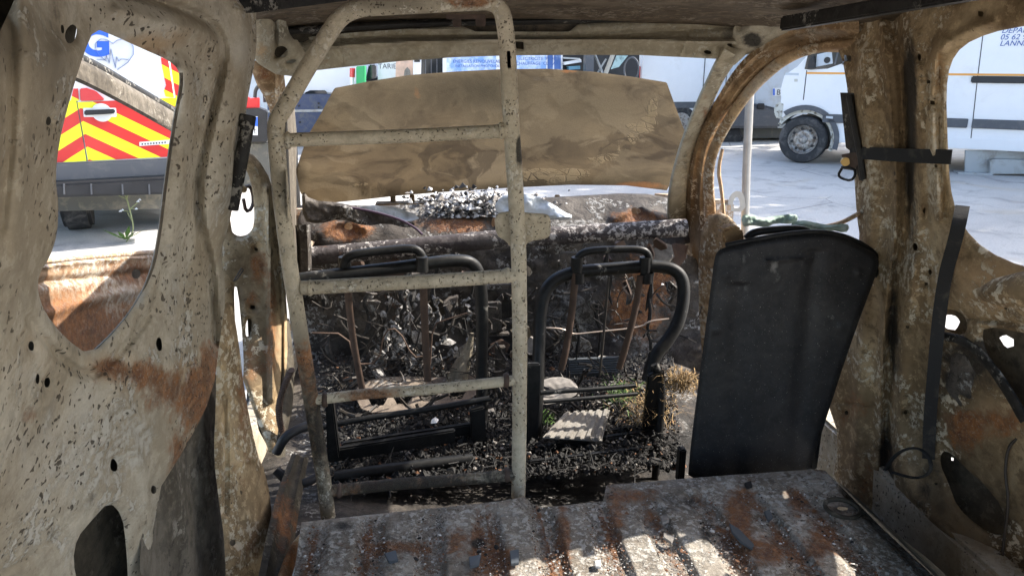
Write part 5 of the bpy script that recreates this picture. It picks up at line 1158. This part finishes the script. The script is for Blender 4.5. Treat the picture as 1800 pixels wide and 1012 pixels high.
u, w_ = F5.uw(431,236,.01); text_mesh('WT', .085, M['bplastic'], F5.M4(u, w_, .013, F4b), pt)
F5.slab('chassis', [(404,250),(482,250),(486,352),(404,356)], -.8, -.1, M['under'], F4b, bevel=.02)
c0 = F5.P(436,300,-.2); mb = MB(); mb.tube([c0, c0-F5.n*.25], .30, 24); mb.build('wheel', M['tyre'], F4b, bevel=.03)
mb = MB(); q = F5.P(428,196,-.1); jc = F5.slab('jerrycan', [(424,190),(424,172),(436,170),(438,174),(456,172),(456,191)], -.22, -.06, M['red'], None, bevel=.01); tag(jc, 'red plastic canister standing on the black trailer tail', 'canister')
mb = MB(); mb.tube([F5.P(448,172,-.12),F5.P(449,158,-.12),F5.P(456,150,-.12),F5.P(464,150,-.12),F5.P(466,180,-.12)], .022, 8, sm=2); tag(mb.build('rubber_hose', M['bplastic'], smooth=60), 'thick black hose arching above the red canister', 'hose')
# grey-green hatchback, poster van, blue advertising van, wrecks
hb = gvan('hatchback', 'silver hatchback with red tail lamp and green box beside it, beyond the bonnet top', (gp(618,15.5)[0], 16.2, 0), math.radians(-95), M['greyvan'], L=3.8, Wd=1.7, Ht=1.62, cat='car', hatch=True)
F6 = Fr(gp(650,13.6), math.radians(90))
pv = thing('poster_van', 'white van tailgate with small grey lettering and a peach coloured poster, beyond the bonnet', 'van', tuple(F6.o))
F6.slab('body', [(664,240),(664,60),(735,60),(735,240)], -3.5, 0, M['whitevan'], pv, bevel=.05)
F6.slab('side_window', [(643,140),(648,114),(661,114),(661,138)], -.8, -.4, M['glass'], pv, bevel=.02)
F6.slab('poster', [(695,150),(696,108),(726,106),(726,150)], -.01, .01, M['posterpeach'], pv)
F6.slab('poster_figure', [(708,150),(711,124),(716,118),(721,124),(724,150)], .01, .014, M['card'], pv)
for x in (672,728): c0 = F6.P(x,226,-.1); mb = MB(); mb.tube([c0, c0-F6.n*.3], .34, 24); mb.build('wheel', M['tyre'], pv, bevel=.03)
u, w_ = F6.uw(665,121,.0); text_mesh('TARIES', .12, M['dplastic'], F6.M4(u, w_, .004, pv), pv)
gb = F6.slab('green_crate', [(626,240),(626,117),(641,116),(641,240)], .1, .5, M['green'], None, bevel=.01); tag(gb, 'tall green locker between the silver hatchback and the poster van', 'locker')
c0 = F6.P(619,160,.4); rp = MB(); rp.tube([F6.P(619,240,.4), F6.P(619,134,.4)], .03, 12); ro = thing('marker_post', 'slim post with red top and white band left of the green locker', 'post', tuple(F6.P(619,240,.4)))
rp.build('post', M['platem'], ro, smooth=50); mb = MB(); mb.tube([F6.P(619,136,.4), F6.P(619.5,120,.4)], .045, 12); mb.build('top', M['redlamp'], ro, smooth=50)
F7 = Fr(gp(870,12.6), math.radians(92))
bv = thing('advertising_van', 'white van printed with blue sky panels and ELECTRICITE lettering, beyond the bonnet', 'van', tuple(F7.o))
F7.slab('body', [(726,250),(726,64),(990,60),(990,250)], -1.9, 0, M['whitevan'], bv, bevel=.06)
F7.slab('grille_window', [(740,132),(741,100),(778,99),(778,132)], -.01, .006, M['glass'], bv, bevel=.003)
for x in (748,758,768): ln(F7,'window_bar',(x,100),(x,131),1.5,M['dplastic'],bv,.012,.004)
ln(F7,'black_handle',(728,107),(738,107),5,M['bplastic'],bv,.02)
for a in ([(785,128),(785,100),(872,98),(872,126)], [(908,122),(908,94),(960,94),(960,122)], [(962.5,122),(962.5,94),(972,94),(972,122)], [(974,122),(974,94),(986,94),(986,122)]): F7.slab('printed_panel', a, -.01, .006, M['posterblue'] if a[0][0] < 962 else simple('deep_blue_print',(.05,.12,.33),.5,var=.2,dirt=(.3,.4,.6),dsc=5), bv)
for txt, x, y, s_ in (('ELECTRICITE  PLOM',911,106,.072),('CHAUFFAGE  CLIMATI',907,114.5,.072),('ENERGIES RENOUVELABLES',796,111,.072),('INSTALLATION PHOTOVOLTAIQUE',800,118.5,.058)):
    u, w_ = F7.uw(x,y,.008); text_mesh(txt, s_, M['blueink'], F7.M4(u, w_, .008, bv), bv)
for x in (770,945): c0 = F7.P(x,225,-.05); mb = MB(); mb.tube([c0, c0-F7.n*.25], .34, 24); mb.build('wheel', M['tyre'], bv, bevel=.03)
F8 = Fr(gp(1050,12.2), math.radians(90))
wk = thing('wrecked_car', 'dismantled dark car wreck with bare pillars and steering wheel, left of the blank white van', 'car wreck', tuple(F8.o))
F8.slab('lower_body', [(990,240),(988,126),(1120,140),(1124,240)], -1.7, 0, M['greyvan'], wk, bevel=.05)
F8.slab('cabin_back', [(1045,140),(1045,70),(1124,70),(1124,140)], -1.7, -1.5, M['bplastic'], wk)
F8.slab('dark_interior', [(990,127),(990,70),(1045,70),(1045,130)], -1.7, -.6, M['bplastic'], wk)
ln(F8,'headlamp',(992,112),(1022,107),5,M['platem'],wk,-.3,-.5); ln(F8,'bumper_piece',(990,102),(1020,104),3,M['steel'],wk,-.35,-.5); ln(F8,'lens',(1000,120),(1020,119),6,simple('teal_lens',(.10,.28,.38),.2),wk,-.3,-.5)
ln(F8,'door_edge',(1036,140),(1038,80),14,M['dplastic'],wk,-.1,-.3); ln(F8,'windscreen_post',(1064,136),(1084,84),4,M['cream'],wk,-.05,-.2)
ln(F8,'strut',(1046,94),(1062,132),2,M['steel'],wk,-.2,-.3); ln(F8,'strut',(1050,130),(1066,104),2,M['steel'],wk,-.25,-.3)
F8.slab('cracked_windscreen', [(1074,122),(1084,98),(1104,98),(1088,118)], -.6, -.58, simple('cracked_glass',(.35,.5,.5),.3,dirt=(.1,.15,.15),dsc=12), wk)
mb = MB(); c0 = F8.P(1110,122,-.5); mb.tube([c0+.19*(math.cos(a)*F8.u*.5+math.sin(a)*F8.w+math.cos(a)*F8.n*.6) for a in np.linspace(0,6.28,24)], .014, 8, cap=False); mb.build('steering_wheel', M['dplastic'], wk, smooth=60)

# ---- the ambulance on the left
OA = Z(200,347,.40); FA = Fr((OA[0],OA[1]), math.radians(70.5))
am = thing('ambulance', 'ambulance with red and yellow chevron doors and blue heart emblem, beyond left window', 'ambulance', tuple(FA.o))
FA.slab('body', [(FA.uw(318,200)[0]-2.0,.50),(FA.uw(318,200)[0],.50),(FA.uw(318,200)[0],2.2),(FA.uw(318,200)[0]-.15,2.45),(FA.uw(318,200)[0]-1.85,2.45),(FA.uw(318,200)[0]-2.0,2.2)], -5.0, 0, M['whitevan'], am, bevel=.05, seg=3, px=False)
def uvslab(name, pts, v, mat, seam):
    q = [FA.uw(*a, v) for a in pts]; mb = MB(); mb.prism([FA.p(u, w, v) for u, w in q], -FA.n*.008); me = mb.mesh(name)
    uv = me.uv_layers.new(name='UVMap'); us = FA.uw(seam, 200)[0]
    for lp in me.loops:
        p = np.array(me.vertices[lp.vertex_index].co)-FA.o; uv.data[lp.index].uv = (p@FA.u-us, p[2])
    return link(name, me, mat, am)
uvslab('chevron_panel', [(60,290),(60,172),(134,178),(152,283)], .006, M['chevron'], 144)
uvslab('chevron_panel', [(155,283),(136,180),(160,179),(330,171),(330,274)], .006, M['chevron'], 144)
uvslab('chevron_panel', [(124,179),(129,156),(137,156),(139,177)], .006, M['chevron'], 40)
uvslab('chevron_panel', [(291,170),(288,160),(292,150),(280,100),(296,106),(306,172)], .006, M['chevron'], 144)
uvslab('chevron_panel', [(309,172),(299,107),(330,110),(330,172)], .006, M['chevron'], 144)
FA.slab('door_seam', [(133,178),(128,160),(130,160),(136,178),(155,290),(152,290)], -.01, .004, M['dplastic'], am)
FA.slab('window_panel', [(60,40),(276,40),(286,120),(289,152),(284,164),(262,172),(208,176),(190,166),(170,150),(150,147),(60,140)], -.004, .012, M['shed'], am, bevel=.006)
FA.slab('tail_lamp', [(141,178),(140,156),(152,155),(168,160),(184,175),(182,177)], 0, .03, M['redlamp'], am, bevel=.008)
hd = FA.slab('handle_surround', [(146,190),(204,190),(205,206),(147,206)], .004, .014, M['whitevan'], am, bevel=.004)
c0 = FA.P(179,198,.012); mb = MB(); mb.tube([c0, c0+FA.n*.006], .075, 24); mb.build('handle_dish', M['shed'], am, smooth=30)
FA.slab('door_handle', [(148,194),(202,192),(202,200),(148,203)], .02, .05, M['bplastic'], am, bevel=.008)
FA.slab('small_label', [(245,250),(300,246),(300,253),(245,257)], .006, .010, M['label'], am)
for k in range(9): ln(FA,'label_letter',(249+k*5,253.5-k*.35),(251.5+k*5,253.3-k*.35),3,M['dplastic'],am,.012,.008)
FA.slab('bumper', [(50,323),(50,288),(152,285),(290,279),(330,277),(330,308),(290,310)], -.05, .05, M['dplastic'], am, bevel=.015)
st = FA.slab('rear_step', [(50,349),(50,326),(290,313),(335,311),(335,335),(290,342)], -.1, .16, M['bplastic'], am, bevel=.02)
for x in (112,160,215,262): ln(FA,'step_rib',(x,324),(x+1,342),3,M['dplastic'],am,.17,.12)
FA.slab('underbody', [(60,372),(60,345),(330,338),(330,366)], -4.5, -.4, M['under'], am)
for x in (90, 300): c0 = FA.p(FA.uw(x,200)[0], .34, -.8); mb = MB(); mb.tube([c0-FA.u*.12, c0+FA.u*.12], .34, 24); mb.build('wheel', M['tyre'], am, bevel=.03)
# emblem: letter, heart outline, pulse line
u, w_ = FA.uw(150,97,.014); text_mesh('G', .285, M['bluebright'], FA.M4(u-.03, w_, .0145, am), am, shear=.12, bold=.012)
def flat_line(pts, wpx, name, v=.0155):
    mb = MB(); P = [FA.P(*p, v) for p in pts]
    mb.tube(P, wpx*.0052, 6, flat=.25); return mb.build(name, M['blueink'], am)
hp = [(187,108),(175,98),(168,86),(168,76),(177,69),(188,70),(199,77),(206,71),(216,69),(227,72),(235,83),(235,96),(225,110),(206,123)]
flat_line(hp[::1], 1.2, 'heart_outline')
flat_line([(170,105),(185,106),(187,98),(192,112),(195,86),(203,120),(205,100),(209,108),(213,104),(226,105)], 1.2, 'pulse_line')
